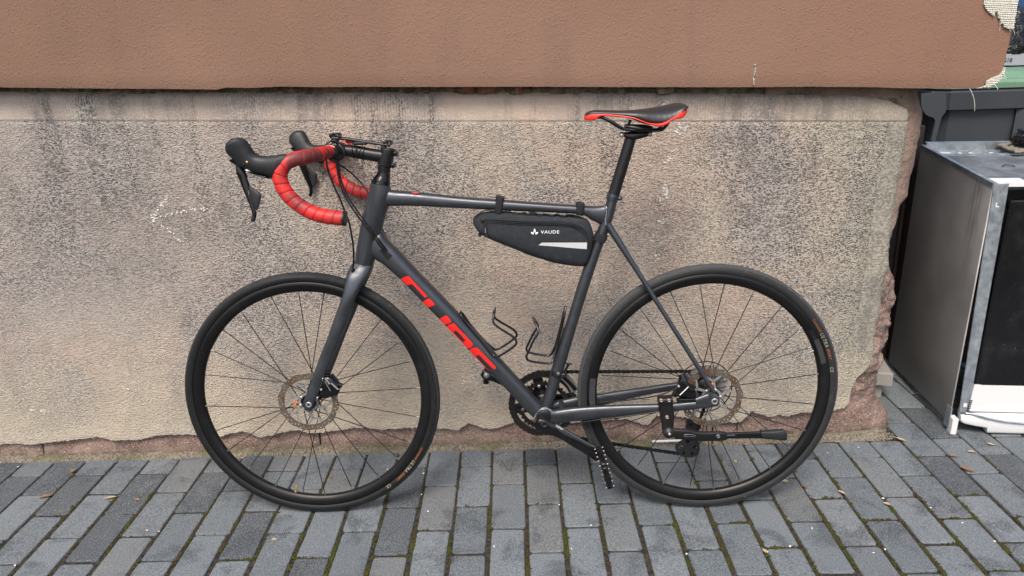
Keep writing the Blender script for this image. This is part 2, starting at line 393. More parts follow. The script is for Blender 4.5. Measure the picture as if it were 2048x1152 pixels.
    M['panel'] = m.out(c, m.ramp(n, .35, .7, .36, .52), .35, m.bump(n1, .06, .0006))
    m = NT('galvanised steel'); v = m.obj(); n = m.vor(v, 60, out='Color'); n1 = m.noise(v, 40, 5, .7); n2 = m.noise(m.obj((8, 8, .8)), 20, 3)
    c = m.mix(m.ramp(n1, .3, .7), (.30, .34, .38), (.46, .50, .53)); c = m.mix(m.ramp(n2, .62, .75, 0, .6), c, (.68, .70, .70))
    M['galv'] = m.out(c, m.ramp(n1, .3, .7, .32, .5), .7, m.bump(n1, .08, .001))
    m = NT('dusty black glass'); v = m.obj(); s1 = m.vor(v, 55); n = m.noise(v, 9, 5, .7)
    c = m.mix(m.math('MULTIPLY', m.ramp(s1, .075, .03), m.ramp(n, .45, .65)), (.0065, .0065, .0075), (.30, .30, .30)); c = m.mix(m.ramp(n, .5, .8, 0, .10), c, (.16, .16, .16))
    M['glassblack'] = m.out(c, m.ramp(n, .3, .7, .2, .4), 0, None, .4)
    m = NT('white enamel'); v = m.obj(); s1 = m.vor(v, 90); n = m.noise(v, 6, 4)
    c = m.mix(m.ramp(s1, .08, .04, 0, .7), m.mix(m.ramp(n, .5, .75, 0, .3), (.66, .67, .67), (.52, .52, .50)), (.12, .10, .08))
    M['enamel'] = m.out(c, .32)
    m = NT('insulation mat'); v = m.obj(); n = m.noise(v, 12, 5, .65); s1 = m.vor(v, 45)
    c = m.mix(m.ramp(n, .35, .7), (.075, .085, .10), (.15, .165, .185)); c = m.mix(m.ramp(s1, .1, .04, 0, .6), c, (.5, .5, .5))
    M['mat'] = m.out(c, .75, 0, m.bump(n, .3, .004))
    M['binbody'] = worn('grey bin plastic', (.044, .050, .058), .5, 0, .35, (.10, .10, .10), .15, 40)
    M['binblack'] = worn('shade black plastic', (.003, .003, .0035), .6, 0, .1)  # passage shade put into this near-black colour
    M['binlid'] = worn('faded green lid', (.12, .22, .145), .42, 0, .4, (.30, .36, .30), .1, 30)
    M['bluepanel'] = worn('blue sheet', (.018, .058, .15), .5, 0, .2)
    m = NT('rubbish bag film'); v = m.obj(); n = m.noise(v, 26, 4, .6, 1.2)
    M['film'] = m.out((.008, .008, .009), .16, 0, m.bump(n, .8, .02), .6)
    M['clutter'] = worn('pale card', (.20, .215, .23), .6)
    M['concrete'] = worn('cast concrete', (.26, .25, .23), .9, 0, .5, (.12, .12, .10), .5, 60)
    M['brownsteel'] = worn('brown painted steel', (.035, .024, .020), .5, .2, .2)
    M['darkwall'] = worn('shade darkened wall', (.010, .010, .011), .95, 0, .2, (.02, .02, .02), .5, 20)  # wall colour darkened to hold the shade of the enclosed passage
    m = NT('glass fibre mesh'); v = m.obj(); n = m.noise(v, 60, 3)
    M['fibre'] = m.out(m.mix(n, (.60, .58, .50), (.74, .73, .67)), .8)
    m = NT('adhesive under mesh'); v = m.obj(); n = m.noise(v, 50, 4); M['adhesive'] = m.out(m.mix(n, (.40, .39, .33), (.58, .56, .49)), .95, 0, m.bump(n, .6, .004))
    M['chalk'] = worn('chalk mark', (.74, .73, .71), .95, 0, .1)
    M['paint'] = worn('white paint spot', (.62, .60, .565), .8, 0, .1)
    M['lichen'] = worn('grey lichen', (.36, .38, .31), .95, 0, .2)
    for i, (a, b) in enumerate((((.16, .075, .032), (.24, .13, .06)), ((.30, .23, .13), (.40, .32, .21)), ((.20, .10, .06), (.30, .16, .08)))):
        m = NT('dry leaf'); v = m.obj(); n = m.noise(v, 160, 4); M['leaf%d' % i] = m.out(m.mix(n, a, b), .7, 0, m.bump(n, .5, .002))
    M['flake'] = worn('plaster flake', (.62, .61, .57), .9, 0, .2)
materials()
# ================================================================ THE SETTING: pavement
GX, GY, GW, GL, GG, GROT = 0.0237, 1.9348, 0.0985, 0.2011, 0.0098, -0.0078
def grid(u, v):
    return Vector((GX + u*math.cos(GROT) - v*math.sin(GROT), GY + u*math.sin(GROT) + v*math.cos(GROT), 0))
pavement = empty('pavement'); tag(pavement, kind='structure', label='grey concrete block paving in running rows with mossy joints')
bed = MB()
NX, NY = 120, 60
vs = [(-4.2 + 7.6*i/NX, .6 + 3.2*j/NY, -.0052 + .003*fbm(i*.9, j*.9)) for j in range(NY+1) for i in range(NX+1)]
bed.add(vs, [(j*(NX+1)+i, j*(NX+1)+i+1, (j+1)*(NX+1)+i+1, (j+1)*(NX+1)+i) for j in range(NY) for i in range(NX)])
bed.build('joint_bed', M['soil'], pavement, fix=False)
gm = MB(); gm.add([(-40, -40, -.04), (40, -40, -.04), (40, 40, -.04), (-40, 40, -.04)], [(0, 1, 2, 3)])
ground = gm.build('ground', M['soil'], fix=False); tag(ground, kind='structure', label='bare ground under and around the paving')

def paver_mesh(wd, ln, seed, chip=0.0):
    r = random.Random(seed); hx, hy = wd/2, ln/2
    def oct(i, z, jit=0):
        k = .006 + i*.3; x, y = hx - i, hy - i
        pts = [(-x+k,-y),(x-k,-y),(x,-y+k),(x,y-k),(x-k,y),(-x+k,y),(-x,y-k),(-x,-y+k)]
        return [Vector((a + r.uniform(-jit, jit), b + r.uniform(-jit, jit), z + r.uniform(-.0004, .0004))) for a, b in pts]
    outer = oct(0, -.0035, .0012); top = [Vector((p.x*(1-.0046/hx), p.y*(1-.0046/hy), -.0002)) for p in outer]
    mid = [Vector((p.x*(1-.0014/hx), p.y*(1-.0014/hy), -.0010)) for p in outer]
    low = [Vector((p.x, p.y, -.035)) for p in outer]
    mb = MB(); mb.rings([low, outer, mid, top], (False, True), smooth=False)
    return mb.mesh('paver', M['paver'])
pm = [paver_mesh(GW-.0062, GL-.0050, s) for s in range(6)]
pm2 = [paver_mesh(GW-.0118, GL-.0078, s+20) for s in range(6)]
cuts = {}
def place_paver(u, v, ln=None, far=None):
    if ln is None: me = rnd.choice(pm2 if GY + v < 1.70 + rnd.uniform(-.05, .05) else pm)
    else:
        key = round(ln, 3)
        if key not in cuts: cuts[key] = paver_mesh(GW-.0062, ln-.0050, int(ln*1e4))
        me = cuts[key]
    o = bpy.data.objects.new('paver', me); C.objects.link(o); o.parent = pavement
    p = grid(u, v); o.location = (p.x + rnd.uniform(-.0011, .0011), p.y + rnd.uniform(-.0011, .0011), rnd.uniform(-.0018, .0012))
    o.rotation_euler = (rnd.gauss(0, .0035), rnd.gauss(0, .006), GROT + rnd.gauss(0, .004) + (PI if rnd.random() < .5 else 0))
    return o
WEND = 2.028 - GY                         # paving stops at the wall's foot
stuff_p = MB(); count = 0
for c in range(-41, 33):
    odd = c % 2
    for k in range(-9, 9):
        v0 = (k - .5*odd) * GL; v1 = v0 + GL; u = (c + .5) * GW
        ctr = grid(u, (v0+v1)/2)
        if ctr.x < 1.20 and v0 > WEND - .02: continue
        if ctr.x >= 1.20 and ctr.y > 3.4: continue
        ln = None
        if ctr.x < 1.20 and v1 > WEND: v1 = WEND; ln = v1 - v0
        near = 1.20 < grid(u, v1).y and -1.95 < ctr.x < 2.05 and ctr.y < 2.95
        vis = near and (abs(ctr.x + .02) < .92*ctr.y + .06) and ctr.y > 1.30
        if vis and count < 298 and not (ctr.x > 1.5 and ctr.y > 2.25):
            place_paver(u, (v0+v1)/2, ln); count += 1
        elif ctr.y > .7:
            hx, hy = (GW-GG)/2, (v1-v0-GG*.62)/2
            def q(dx, dy, z): p = grid(u+dx, (v0+v1)/2+dy); return (p.x, p.y, z)
            stuff_p.rings([[q(-hx,-hy,-.03), q(hx,-hy,-.03), q(hx,hy,-.03), q(-hx,hy,-.03)],
                           [q(-hx,-hy,-.003), q(hx,-hy,-.003), q(hx,hy,-.003), q(-hx,hy,-.003)],
                           [q(-hx+.003,-hy+.003,0), q(hx-.003,-hy+.003,0), q(hx-.003,hy-.003,0), q(-hx+.003,hy-.003,0)]], (False, True), smooth=False)
op = stuff_p.build('outer_paving', M['paver'], pavement, fix=False); op['kind'] = 'stuff'

# moss in the open joints: many small cushions
moss = MB()
ICO_V = [Vector(p).normalized() for p in ((0,.53,.85),(0,-.53,.85),(.53,.85,0),(-.53,.85,0),(.53,-.85,0),(-.53,-.85,0),(.85,0,.53),(-.85,0,.53),(.85,0,-.4),(-.85,0,-.4))]
ICO_F = [(0,1,6),(0,7,1),(0,6,2),(0,2,3),(0,3,7),(1,5,4),(1,4,6),(1,7,5),(6,4,8),(6,8,2),(7,3,9),(7,9,5)]
def cushion(mb, p, r, flat=.6, rr=rnd):
    a = rr.uniform(0, 2*PI); ca, sa = math.cos(a), math.sin(a); s1, s2 = rr.uniform(.75, 1.3), rr.uniform(.75, 1.3)
    vs = []
    for q in ICO_V:
        x, y = q.x*s1*r*rr.uniform(.85, 1.15), q.y*s2*r*rr.uniform(.85, 1.15)
        vs.append((p[0] + x*ca - y*sa, p[1] + x*sa + y*ca, p[2] + q.z*r*flat))
    mb.add(vs, ICO_F, 0, True)
def moss_line(u0, v0, u1, v1, dens, width):
    L = math.hypot(u1-u0, v1-v0); off = rnd.uniform(0, 100)
    for i in range(int(L*dens)):
        t = rnd.random(); nz = fbm(off + t*L*26, 3.3, o=3)
        if nz < rnd.uniform(-.15, .35): continue
        side = rnd.gauss(0, width)
        nx, ny = -(v1-v0)/L, (u1-u0)/L
        p = grid(u0 + (u1-u0)*t + nx*side, v0 + (v1-v0)*t + ny*side)
        r = rnd.uniform(.0012, .0034) * (1 + max(nz, 0)*.5)
        cushion(moss, (p.x, p.y, -.006 + rnd.uniform(0, .0045) + max(nz, 0)*.004), r)
for c in range(-15, 17):
    odd = c % 2
    for k in range(-4, 1):
        v0 = (k - .5*odd) * GL
        p = grid(c*GW, v0)
        f = interp([(1.35, 1.0), (1.66, .95), (1.76, .4), (1.84, .06), (2.0, .02)], p.y) * interp([(-1.2, .3), (-.6, .55), (-.3, .9), (.9, 1), (1.3, .6)], p.x)
        mossy = mnoise.noise(Vector((c*.9, k*1.7, 4)))
        f *= 1.0 if mossy > .0 else .25
        if f > .03:
            moss_line(c*GW, v0, c*GW, v0 + GL, 2900*f, .0030)
            if rnd.random() < .6: moss_line(c*GW, v0, (c+1)*GW, v0, 2600*f*rnd.choice((.25, .8, 1.3)), .0021)
mo = moss.build('moss', M['moss'], pavement, fix=False); mo['kind'] = 'stuff'
# gritty, mossy strip of dirt along the wall's foot
dirt = MB()
for i in range(5200):
    x = rnd.uniform(-2.3, 1.165 + rnd.gauss(0, .012)); t = abs(rnd.gauss(0, .5))
    y = 2.050 - min(t, 1.6)*.024 * (1 + .5*fbm(x*9, 2)); z = max(.014*(1 - t), -.001)
    cushion(dirt, (x, y, z - .002), rnd.uniform(.0015, .0042), .8)
for i in range(500):
    a = rnd.uniform(0, 1); p = Vector((1.165 + .05*a + rnd.gauss(0, .012), 2.02 + .34*a + rnd.gauss(0, .012), 0)); cushion(dirt, (p.x, p.y, .001), rnd.uniform(.002, .006), .5)
strip = MB(); n = 170
for i in range(n):
    x0, x1 = -4 + 5.165*i/n, -4 + 5.165*(i+1)/n
    def e(x): return [(x, 2.022 + .005*fbm(x*12, 5), -.004), (x, 2.031 + .005*fbm(x*14, 1), .003 + .002*fbm(x*30, 8)), (x, 2.052, .014 + .004*fbm(x*20, 3)), (x, 2.07, .018)]
    a, b = e(x0), e(x1); strip.add(a + b, [(j, j+1, j+5, j+4) for j in range(3)])
do_ = dirt
do_.add(strip.v, strip.f, 0, True)
dd = do_.build('dirt_strip', M['dirt'], fix=False); tag(dd, 'sandy mossy dirt strip along the foot of the stone wall', kind='stuff')
dd['category'] = 'dirt'

# ================================================================ THE HOUSE: stone plinth with roughcast skin, render above
house = empty('house', (0, 0, 0))
tag(house, 'old house wall with terracotta render overhanging a chipped roughcast stone plinth', 'building')
def wx(px, py, Y=WALL_Y): return onY(px, py, Y)
def xz(tab, Y=WALL_Y): return [(lambda p: (p.x, p.z))(onY(a, b, Y)) for a, b in tab]
bottom = xz([(-420,900),(-200,893),(0,888),(20,886),(60,888),(100,884),(140,880),(170,876),(195,873),(215,876),(225,881),(250,880),(280,878),(310,872),(340,868),(380,868),(415,871),(441,872),
  (468,865),(486,861),(518,874),(550,868),(577,861),(599,859),(613,865),(649,863),(680,860),(703,856),(735,856),(766,858),(811,854),(850,856),(877,856),(905,859),(917,860),(936,846),(952,848),
  (967,856),(980,858),(999,854),(1024,845),(1060,838),(1100,836),(1150,846),(1190,843),(1227,840),(1255,838),(1283,847),(1296,850),(1315,831),(1350,832),(1400,842),(1462,845),(1485,840),
  (1503,822),(1522,829),(1536,834),(1554,829),(1575,831),(1600,825),(1617,824),(1650,822),(1671,820),(1686,816),(1699,806)])
edge = sorted([(z, x) for x, z in xz([(1701,805),(1707,774),(1720,755),(1743,736),(1747,705),(1751,671),(1762,625),(1766,579),(1780,530),(1781,480),(1777,519),(1787,447),(1791,410),(1800,360),(1812,294),(1820,232),(1816,219),(1803,213),(1791,207),(1778,196)])])
inner = sorted([(z, x) for x, z in xz([(1670,830),(1690,780),(1700,745),(1707,728),(1713,663),(1728,556),(1736,519),(1744,441),(1756,363),(1769,310),(1778,244),(1770,200)])])
groove = xz([(-420,243),(0,242),(900,243),(1800,243)])
XL = -4.0
def zb(x): return interp(bottom, x) + .0040*fbm(x*55, 1.5, o=4) + .0028*fbm(x*190, 4, o=3)
def ztop(x): return interp(xz([(-420,183),(0,184),(440,186),(900,185),(1100,186),(1500,188),(1700,191),(1790,199)]), x)
x_b0 = interp(inner, .3)
cols = []            # u parameter: 0..1 field, 1..2 tooled right margin
NU, NV = 1500, 22
skin = MB(); grid_v = []; nrow = None
rowsA, rowsB = 70, 14
def skin_y(x, z): return WALL_Y + .0022*fbm(x*3, z*3, 2) + .0012*fbm(x*22, z*22, 5, 3)
def skin_xy(u, t):
    """u: column 0..2; t: 0 bottom .. 1 groove .. 2 top"""
    # first guess of x along the bottom edge, then slide with height
    z = .45
    for _ in range(3):
        xb, xr = interp(inner, z), interp(edge, z) + (.0050*fbm(z*40, 2.2) + .0030*fbm(z*140, 5.2, o=2))*(1 if z < .6 else .5)
        x = XL + (xb - XL)*u if u <= 1 else xb + (xr - xb)*(u-1)
        lo = zb(x); zg = interp(groove, x); zt = ztop(x)
        z = lo + (zg - lo)*t if t <= 1 else zg + (zt - zg)*(t-1)
    return x, z
us = [i/NU for i in range(NU+1)] + [1 + (i+1)/NV for i in range(NV)]
ts = [j/rowsA for j in range(rowsA+1)] + [1 + (j+1)/rowsB for j in range(rowsB)]
ts = sorted(ts + [.9965, 1.035])
nU = len(us); P = []
for t in ts:
    for u in us:
        x, z = skin_xy(u, t); y = WALL_Y
        y = skin_y(x, z)
        if t > 1.7: y += .016*((t-1.7)/.3)**2 + .008*max(0, fbm(x*18, 4))*((t-1.7)/.3)                      # worn, rounded upper edge
        if u > 1.75: y += .007*((u-1.75)/.25)**2
        if t < .02: y -= .003
        if abs(t-1) < 1e-6: y += .0028                                  # scribed line under the upper margin
        if abs(u-1) < 1e-6 and t < 1: y += .002
        P.append((x, y, z))
F, MI = [], []
for j in range(len(ts)-1):
    for i in range(nU-1):
        F.append((j*nU+i, j*nU+i+1, (j+1)*nU+i+1, (j+1)*nU+i))
        MI.append(1 if ts[j] >= 1 else (2 if us[i] >= 1 and P[j*nU+i][2] > .30 + .04*fbm(us[i]*9, 3) else 0))
skin.v = P; skin.f = F; skin.m = MI; skin.sm = [True]*len(F)
# broken lip at the foot and down the right edge
lip = [i for i in range(nU)] + [j*nU + nU-1 for j in range(1, len(ts))]
for k in range(len(lip)-1):
    a, b = Vector(P[lip[k]]), Vector(P[lip[k+1]]); o = len(skin.v)
    bk = Vector((0, .022, .002))
    skin.v += [tuple(a), tuple(b), tuple(b + bk), tuple(a + bk)]; skin.f.append((o, o+1, o+2, o+3)); skin.m.append(0); skin.sm.append(False)
skin.build('roughcast_skin', [M['coat'], M['comb_v'], M['comb_h']], house, fix=False)

# red sandstone behind and below the skin; the last stone is the broken corner
outx = sorted([(z, x) for x, z in xz([(1845,176),(1851,207),(1853,222),(1847,269),(1837,322),(1825,372),(1822,391),(1803,410),(1797,435),(1789,449),(1781,480),(1778,524),(1789,553),(1795,583),(1792,610),(1789,633),(1781,671),(1770,694),(1768,724),(1763,745),(1762,770),(1766,801),(1781,824),(1789,843),(1787,862),(1785,876)], WALL_Y + .05)])
def stone(name, x0, x1, z1):
    mb = MB(); rows, colsn = 34, max(8, int((x1-x0)/.012)); pts = []
    for j in range(rows+1):
        z = -.02 + (z1+.02)*j/rows
        for i in range(colsn+1):
            x = x0 + (x1-x0)*i/colsn
            dx = min(x-x0, x1-x); rnd_ = .006*max(0, 1 - dx/.008)**2
            y = WALL_Y + .013 + rnd_ + .0050*fbm(x*11, z*18, 3) + .002*fbm(x*50, z*60, 6, 3) - .004*max(0, 1 - z/.05)
            pts.append((x, y, z))
    n = colsn+1
    mb.add(pts, [(j*n+i, j*n+i+1, (j+1)*n+i+1, (j+1)*n+i) for j in range(rows) for i in range(colsn)])
    for i0 in (0, colsn):
        sidev = [pts[j*n+i0] for j in range(rows+1)]; k = rows+1
        mb.add(sidev + [(p[0], p[1]+.05, p[2]) for p in sidev], [(j, j+1, k+j+1, k+j) for j in range(rows)], 0, False)
    return mb.build(name, M['sandstone'], house, fix=False)
j1, j2 = onY(78, 895, WALL_Y).x, onY(637, 880, WALL_Y).x
stone('foundation_stone', -4.2, j1 - .002, .26); stone('foundation_stone', j1 + .002, j2 - .0025, .26); stone('foundation_stone', j2 + .0025, .70, .26)
cs = MB(); zs = [-.02 + 1.112*j/230 for j in range(231)]; NC = 74; rings_ = []
for z in zs:
    xo = interp(outx, z) + .003*fbm(z*40, 3)
    xe = interp(edge, z) if z > .16 else interp(edge, .16) - .03
    if z < .16: xe = min(xe, xo - .05)
    ring = []
    for i in range(NC):
        t = i/(NC-1)
        if t < .42:
            x = .702 + (xe - .006 - .702)*(t/.42); y = WALL_Y + .014
        elif t < .80:
            s = (t-.42)/.38; a = s*PI/2
            x = xe - .006 + (xo - xe + .006)*math.sin(a)**(.8); y = WALL_Y + .014 + .085*(1-math.cos(a))
        else:
            s = (t-.80)/.20; x = xo - .004*s; y = WALL_Y + .099 + 4.5*s**3
        amp = interp([(0, .7), (.12, .9), (.2, 1.5), (.55, 1.4), (.66, .6), (.74, .35), (1, .35)], z) * (1 if t < .9 else .2)
        dn = .010*fbm(x*14 + 3, z*14, y*14, 4) + .0045*fbm(x*55, z*55, y*55, 3)
        sdir = min(max((t-.42)/.38, 0), 1)
        # hollow where a chunk has fallen out
        hol = .022*math.exp(-((z-.268)/.020)**2 - ((t-.60)/.06)**2)
        ring.append((x + amp*dn*sdir - hol*.6, y - amp*dn*(1-.6*sdir) - (.004*max(0, 1-z/.05) if t < .42 else 0) + hol, z))
    rings_.append(ring)
n = NC; cs.add([p for r in rings_ for p in r], [(j*n+i, j*n+i+1, (j+1)*n+i+1, (j+1)*n+i) for j in range(len(zs)-1) for i in range(n-1)])
cs.add(rings_[-1], [list(range(n))], 0, False)
cs.build('corner_stone', M['sandstone'], house, fix=False)
# ragged mortar bed in the gap under the render, with broken bricks in it
mt = MB(); rows = 8; n = 340
pts = []
for j in range(rows+1):
    for i in range(n+1):
        x = -4.0 + 5.08*i/n; t = j/rows; zt = ztop(min(x, 1.1))
        z = zt - .014 + .075*t + .002*fbm(x*25, t*3); y = WALL_Y + .012 + .016*min(t*1.5, 1) + .009*fbm(x*9, t*2.5, 1) + .003*fbm(x*60, t*7, 2)
        pts.append((x, y, z))
mt.add(pts, [(j*(n+1)+i, j*(n+1)+i+1, (j+1)*(n+1)+i+1, (j+1)*(n+1)+i) for j in range(rows) for i in range(n)])
mt.build('mortar_bed', M['mortar'], house, fix=False)
def chunk(px0, px1, py, d, seed, mat='brick', name='brick'):
    r = random.Random(seed); a, b = onY(px0, py, WALL_Y + d), onY(px1, py, WALL_Y + d); mb = MB()
    c = (a+b)/2; hx = (b.x-a.x)/2; ring = []
    for z, k in ((-.002, .9), (.006, 1.0), (.024, .95), (.03, .7)):
        ring.append([c + Vector((hx*k*q[0]*r.uniform(.85, 1.05), q[1]*.03*r.uniform(.8, 1.1), z + r.uniform(-.003, .003))) for q in ((-1,-1),(-.2,-1.1),(.6,-1),(1,-.7),(1,1),(-1,1))])
    mb.rings(ring, m=0, smooth=False); return mb.build(name, M[mat], house)
for a in ((925,952,184,.034,1), (955,997,183,.030,2), (1030,1046,183,.024,3), (800,832,184,.04,4), (848,862,186,.036,5), (1110,1170,184,.04,6), (300,345,186,.045,7), (1310,1345,184,.02,9)):
    chunk(*a[:4], a[4], 'brick' if a[4] in (1, 2, 3, 8) else 'mortar', 'brick' if a[4] in (1, 2, 3, 8) else 'mortar_lump')

# ---- terracotta render on insulation, standing proud of the plinth
FY = WALL_Y - .046
def fz(tab): return xz(tab, FY)
f_bot = fz([(-420,172),(0,175),(120,176.5),(240,177.5),(330,178),(436,179.5),(440,175.5),(500,176),(560,173.5),(640,174.5),(760,174),(900,174),(1050,173.5),(1300,174.5),(1500,174.5),(1620,173.5),(1750,174.5),(1800,176.5),(1860,177),(1925,177),(1953,176.3),(1975,173),(1989,169)])
f_right = fz([(1989,169),(1998,161),(2004,153),(2007,147),(2009,136),(2012,125),(2015,109),(2020,92),(2023,75),(2026,60),(2028,47),(2032,23),(2037,0),(2052,-80),(2090,-300)])
XL2 = -4.1
outline = []
nb = 560
xr = f_bot[-1][0]
for i in range(nb+1):
    x = XL2 + (xr-XL2)*i/nb; outline.append((x, interp(f_bot, x) + .0008*fbm(x*70, 2)))
for a, b in zip(f_right, f_right[1:]):
    k = max(2, int(math.hypot(b[0]-a[0], b[1]-a[1])/.006)); k = min(k, 14)
    for i in range(1, k+1):
        t = i/k; x = a[0]+(b[0]-a[0])*t; z = a[1]+(b[1]-a[1])*t; outline.append((x + .0015*fbm(z*90, 6), z))
ZT = outline[-1][1]
fm = MB(); o_n = len(outline)
front = []
# front face as strips up from the bottom outline so that it can undulate slightly
R_ = 26
for j in range(R_+1):
    t = (j/R_)**1.0
    for i in range(nb+1):
        x, z0 = outline[i]; z = z0 + (ZT - z0)*t
        y = FY + .0025*fbm(x*2.3, z*2.3, 9) + (.0035*max(0, 1-j/1.0) if j < 1 else 0)
        front.append((x, y, z))
nn = nb+1
fm.add(front, [(j*nn+i, j*nn+i+1, (j+1)*nn+i+1, (j+1)*nn+i) for j in range(R_) for i in range(nb)])
colR = [front[j*nn+nb] for j in range(R_+1)]
rim_ = [(x, FY + .001, z) for x, z in outline[nb:]]
pr = MB()
fan_c = len(fm.v)
# right-hand piece: between the last column and the ragged right outline
rz = [p[2] for p in colR]
def x_at(z): return interp(sorted([(zz, xx) for xx, zz in outline[nb:]]), z)
NR = 60; NS = 8; piece = []
z0 = outline[nb][1]
for j in range(NR+1):
    z = z0 + (ZT-z0)*(j/NR)**1.25
    for i in range(NS+1):
        x = xr + (x_at(z)-xr)*i/NS; piece.append((x, FY + .0025*fbm(x*2.3, z*2.3, 9) + (.003 if i == NS else 0), z))
fm.add(piece, [(j*(NS+1)+i, j*(NS+1)+i+1, (j+1)*(NS+1)+i+1, (j+1)*(NS+1)+i) for j in range(NR) for i in range(NS)])
# underside, right end and top going back into the house
lo = [front[i] for i in range(nn)] + [piece[j*(NS+1)+NS] for j in range(1, NR+1)]
bk = [(x - (.02 if k >= nn else 0), (FY + .075) if k < nn - 40 else 6.5, z) for k, (x, y, z) in enumerate(lo)]
fm.add(lo + bk, [(k, k+1, len(lo)+k+1, len(lo)+k) for k in range(len(lo)-1)], 1, False)
fm.add([(XL2, FY, ZT), (x_at(ZT), FY, ZT), (x_at(ZT), 6.5, ZT), (XL2, 6.5, ZT)], [(0, 1, 2, 3)], 1, False)
fm.build('render_facade', [M['render'], M['adhesive']], house, fix=False)
# bare glass-fibre mesh where the render has broken off
def mesh_patch(tab, seed):
    poly = [(lambda p: (p.x, p.z))(onY(a, b, FY - .002)) for a, b in tab]
    me = xy_mesh([poly], .0006); base = MB(); base.mesh_in(me, lambda p: Vector((p.x, FY - .0016 - p.z, p.y)))
    bo = base.build('adhesive_patch', M['adhesive'], house)
    def inside(x, z):
        c = False; n = len(poly)
        for i in range(n):
            (x1, z1), (x2, z2) = poly[i], poly[(i+1) % n]
            if (z1 > z) != (z2 > z) and x < (x2-x1)*(z-z1)/(z2-z1) + x1: c = not c
        return c
    r = random.Random(seed); th = MB(); st = .0044
    xs = [p[0] for p in poly]; zz = [p[1] for p in poly]
    def runs(vert):
        a0, a1, b0, b1 = (min(xs), max(xs), min(zz), max(zz)) if vert else (min(zz), max(zz), min(xs), max(xs))
        a = a0
        while a < a1:
            seg = []; b = b0
            while b < b1 + .002:
                ok = inside(a, b) if vert else inside(b, a)
                if ok: seg.append(b)
                if (not ok or b + .0022 >= b1 + .002) and len(seg) > 1:
                    e0, e1 = seg[0] - r.uniform(-.001, .001), seg[-1] + r.uniform(-.001, .0018)
                    pts = []
                    for k in range(9):
                        q = e0 + (e1-e0)*k/8; o = a + .0006*fbm(a*300, q*60)
                        pts.append(Vector((o, FY - .0042 + .0006*math.sin(k*2.1 + (0 if vert else 1.5)), q)) if vert else Vector((q, FY - .0046 + .0006*math.sin(k*2.1), o)))
                    th.tube(pts, .00105 if vert else .0013, 4); seg = []
                elif not ok: seg = []
                b += .0022
            a += st * r.uniform(.9, 1.1)
    runs(True); runs(False)
    for i in range(9):                                                  # loose frayed ends
        t = r.random(); k = int(t*(len(poly)-1)); p0 = Vector((poly[k][0], FY - .004, poly[k][1]))
        d = Vector((r.uniform(-.3, 1), r.uniform(-.5, -.1), r.uniform(-1, .5))).normalized()
        th.tube([p0 + d*.0032*s*r.uniform(.7, 1.2) + Vector((0, 0, -.0006*s*s)) for s in range(4)], .0004, 4)
    to = th.build('fibre_mesh', M['fibre'], house); to['kind'] = 'stuff'
mesh_patch([(1969,-60),(1968,0),(1967,9),(1971,17),(1978,26),(1987,33),(1990,23),(1994,25),(1996,37),(2000,39),(1999,49),(2006,48),(2007,55),(2016,58),(2026,60),(2028,47),(2032,23),(2036,0),(2046,-60)], 3)
mesh_patch([(1953,177),(1971,171),(1972,162),(1982,156),(1998,150),(2003,144),(2008,133),(2009,140),(2007,148),(2003,157),(1998,163),(1989,170),(1975,174.5)], 5)
hair = MB(); hair.tube([onY(a, b, FY - d) for a, b, d in ((1939,177,.0),(1944,186,.004),(1948,198,.007),(1949.5,212,.008),(1949,222,.006))], .0007, 5, sub=4)
hair.build('loose_fibre', M['fibre'], house)
# chalk arrow, paint spots, lichen and scrapes: thin flakes lying on the skin
def flakes(name, mat, path, wd, dens, size, seed, prob=.8):
    r = random.Random(seed); mb = MB()
    for (a, b) in zip(path, path[1:]):
        A, Bp = onY(*a, WALL_Y), onY(*b, WALL_Y); L = (Bp-A).length
        for i in range(int(L*dens)):
            t = r.random(); p = A.lerp(Bp, t) + Vector((r.gauss(0, wd), 0, r.gauss(0, wd)))
            if fbm(p.x*120, p.z*120, seed) < .25 - prob*.5: continue
            s = size*r.uniform(.4, 1.3); k = r.randint(5, 7); a0 = r.uniform(0, 6.28)
            ring = [Vector((p.x + s*r.uniform(.5, 1.1)*math.cos(a0+6.283*j/k)*1.25, skin_y(p.x, p.z) - .0013, p.z + s*r.uniform(.5, 1.1)*math.sin(a0+6.283*j/k)*.8)) for j in range(k)]
            mb.rings([[q + Vector((0, .0022, 0)) for q in ring], ring], (False, True), smooth=False)
    o = mb.build(name, M[mat], house); o['kind'] = 'stuff'; return o
flakes('chalk_mark', 'chalk', [(338,394),(322,412),(304,436)], .0035, 900, .0021, 1, .6)
flakes('chalk_mark', 'chalk', [(302,440),(330,430),(350,426),(380,419),(428,417)], .0022, 620, .0018, 2, .5)
flakes('chalk_mark', 'chalk', [(306,440),(330,456),(352,474),(376,494)], .0025, 620, .0018, 3, .5)
for i, (p, wd, n, sz) in enumerate((([(1372,252),(1362,262)], .006, 900, .0035), ([(1352,262),(1350,270)], .006, 700, .0035), ([(1346,300),(1340,318)], .005, 600, .003), ([(1338,318),(1333,325)], .0035, 700, .003),
        ([(1330,372),(1325,384)], .0035, 650, .0028), ([(1325,398),(1318,408)], .003, 900, .003), ([(1332,376),(1334,396)], .0028, 1000, .003), ([(1318,442),(1330,450)], .004, 900, .003), ([(1306,470),(1302,486)], .003, 900, .003),
        ([(1318,508),(1312,520)], .0045, 650, .003), ([(1336,205),(1318,212)], .004, 900, .003), ([(1350,330),(1320,520)], .012, 90, .0017))):
    flakes('paint_spot', 'paint', p, wd, n, sz, 20+i, .9)
flakes('lichen_patch', 'lichen', [(140,241),(158,226),(176,210),(168,218)], .004, 800, .0032, 40, .7)
flakes('lichen_patch', 'lichen', [(150,246),(156,258)], .004, 500, .0025, 41, .6)
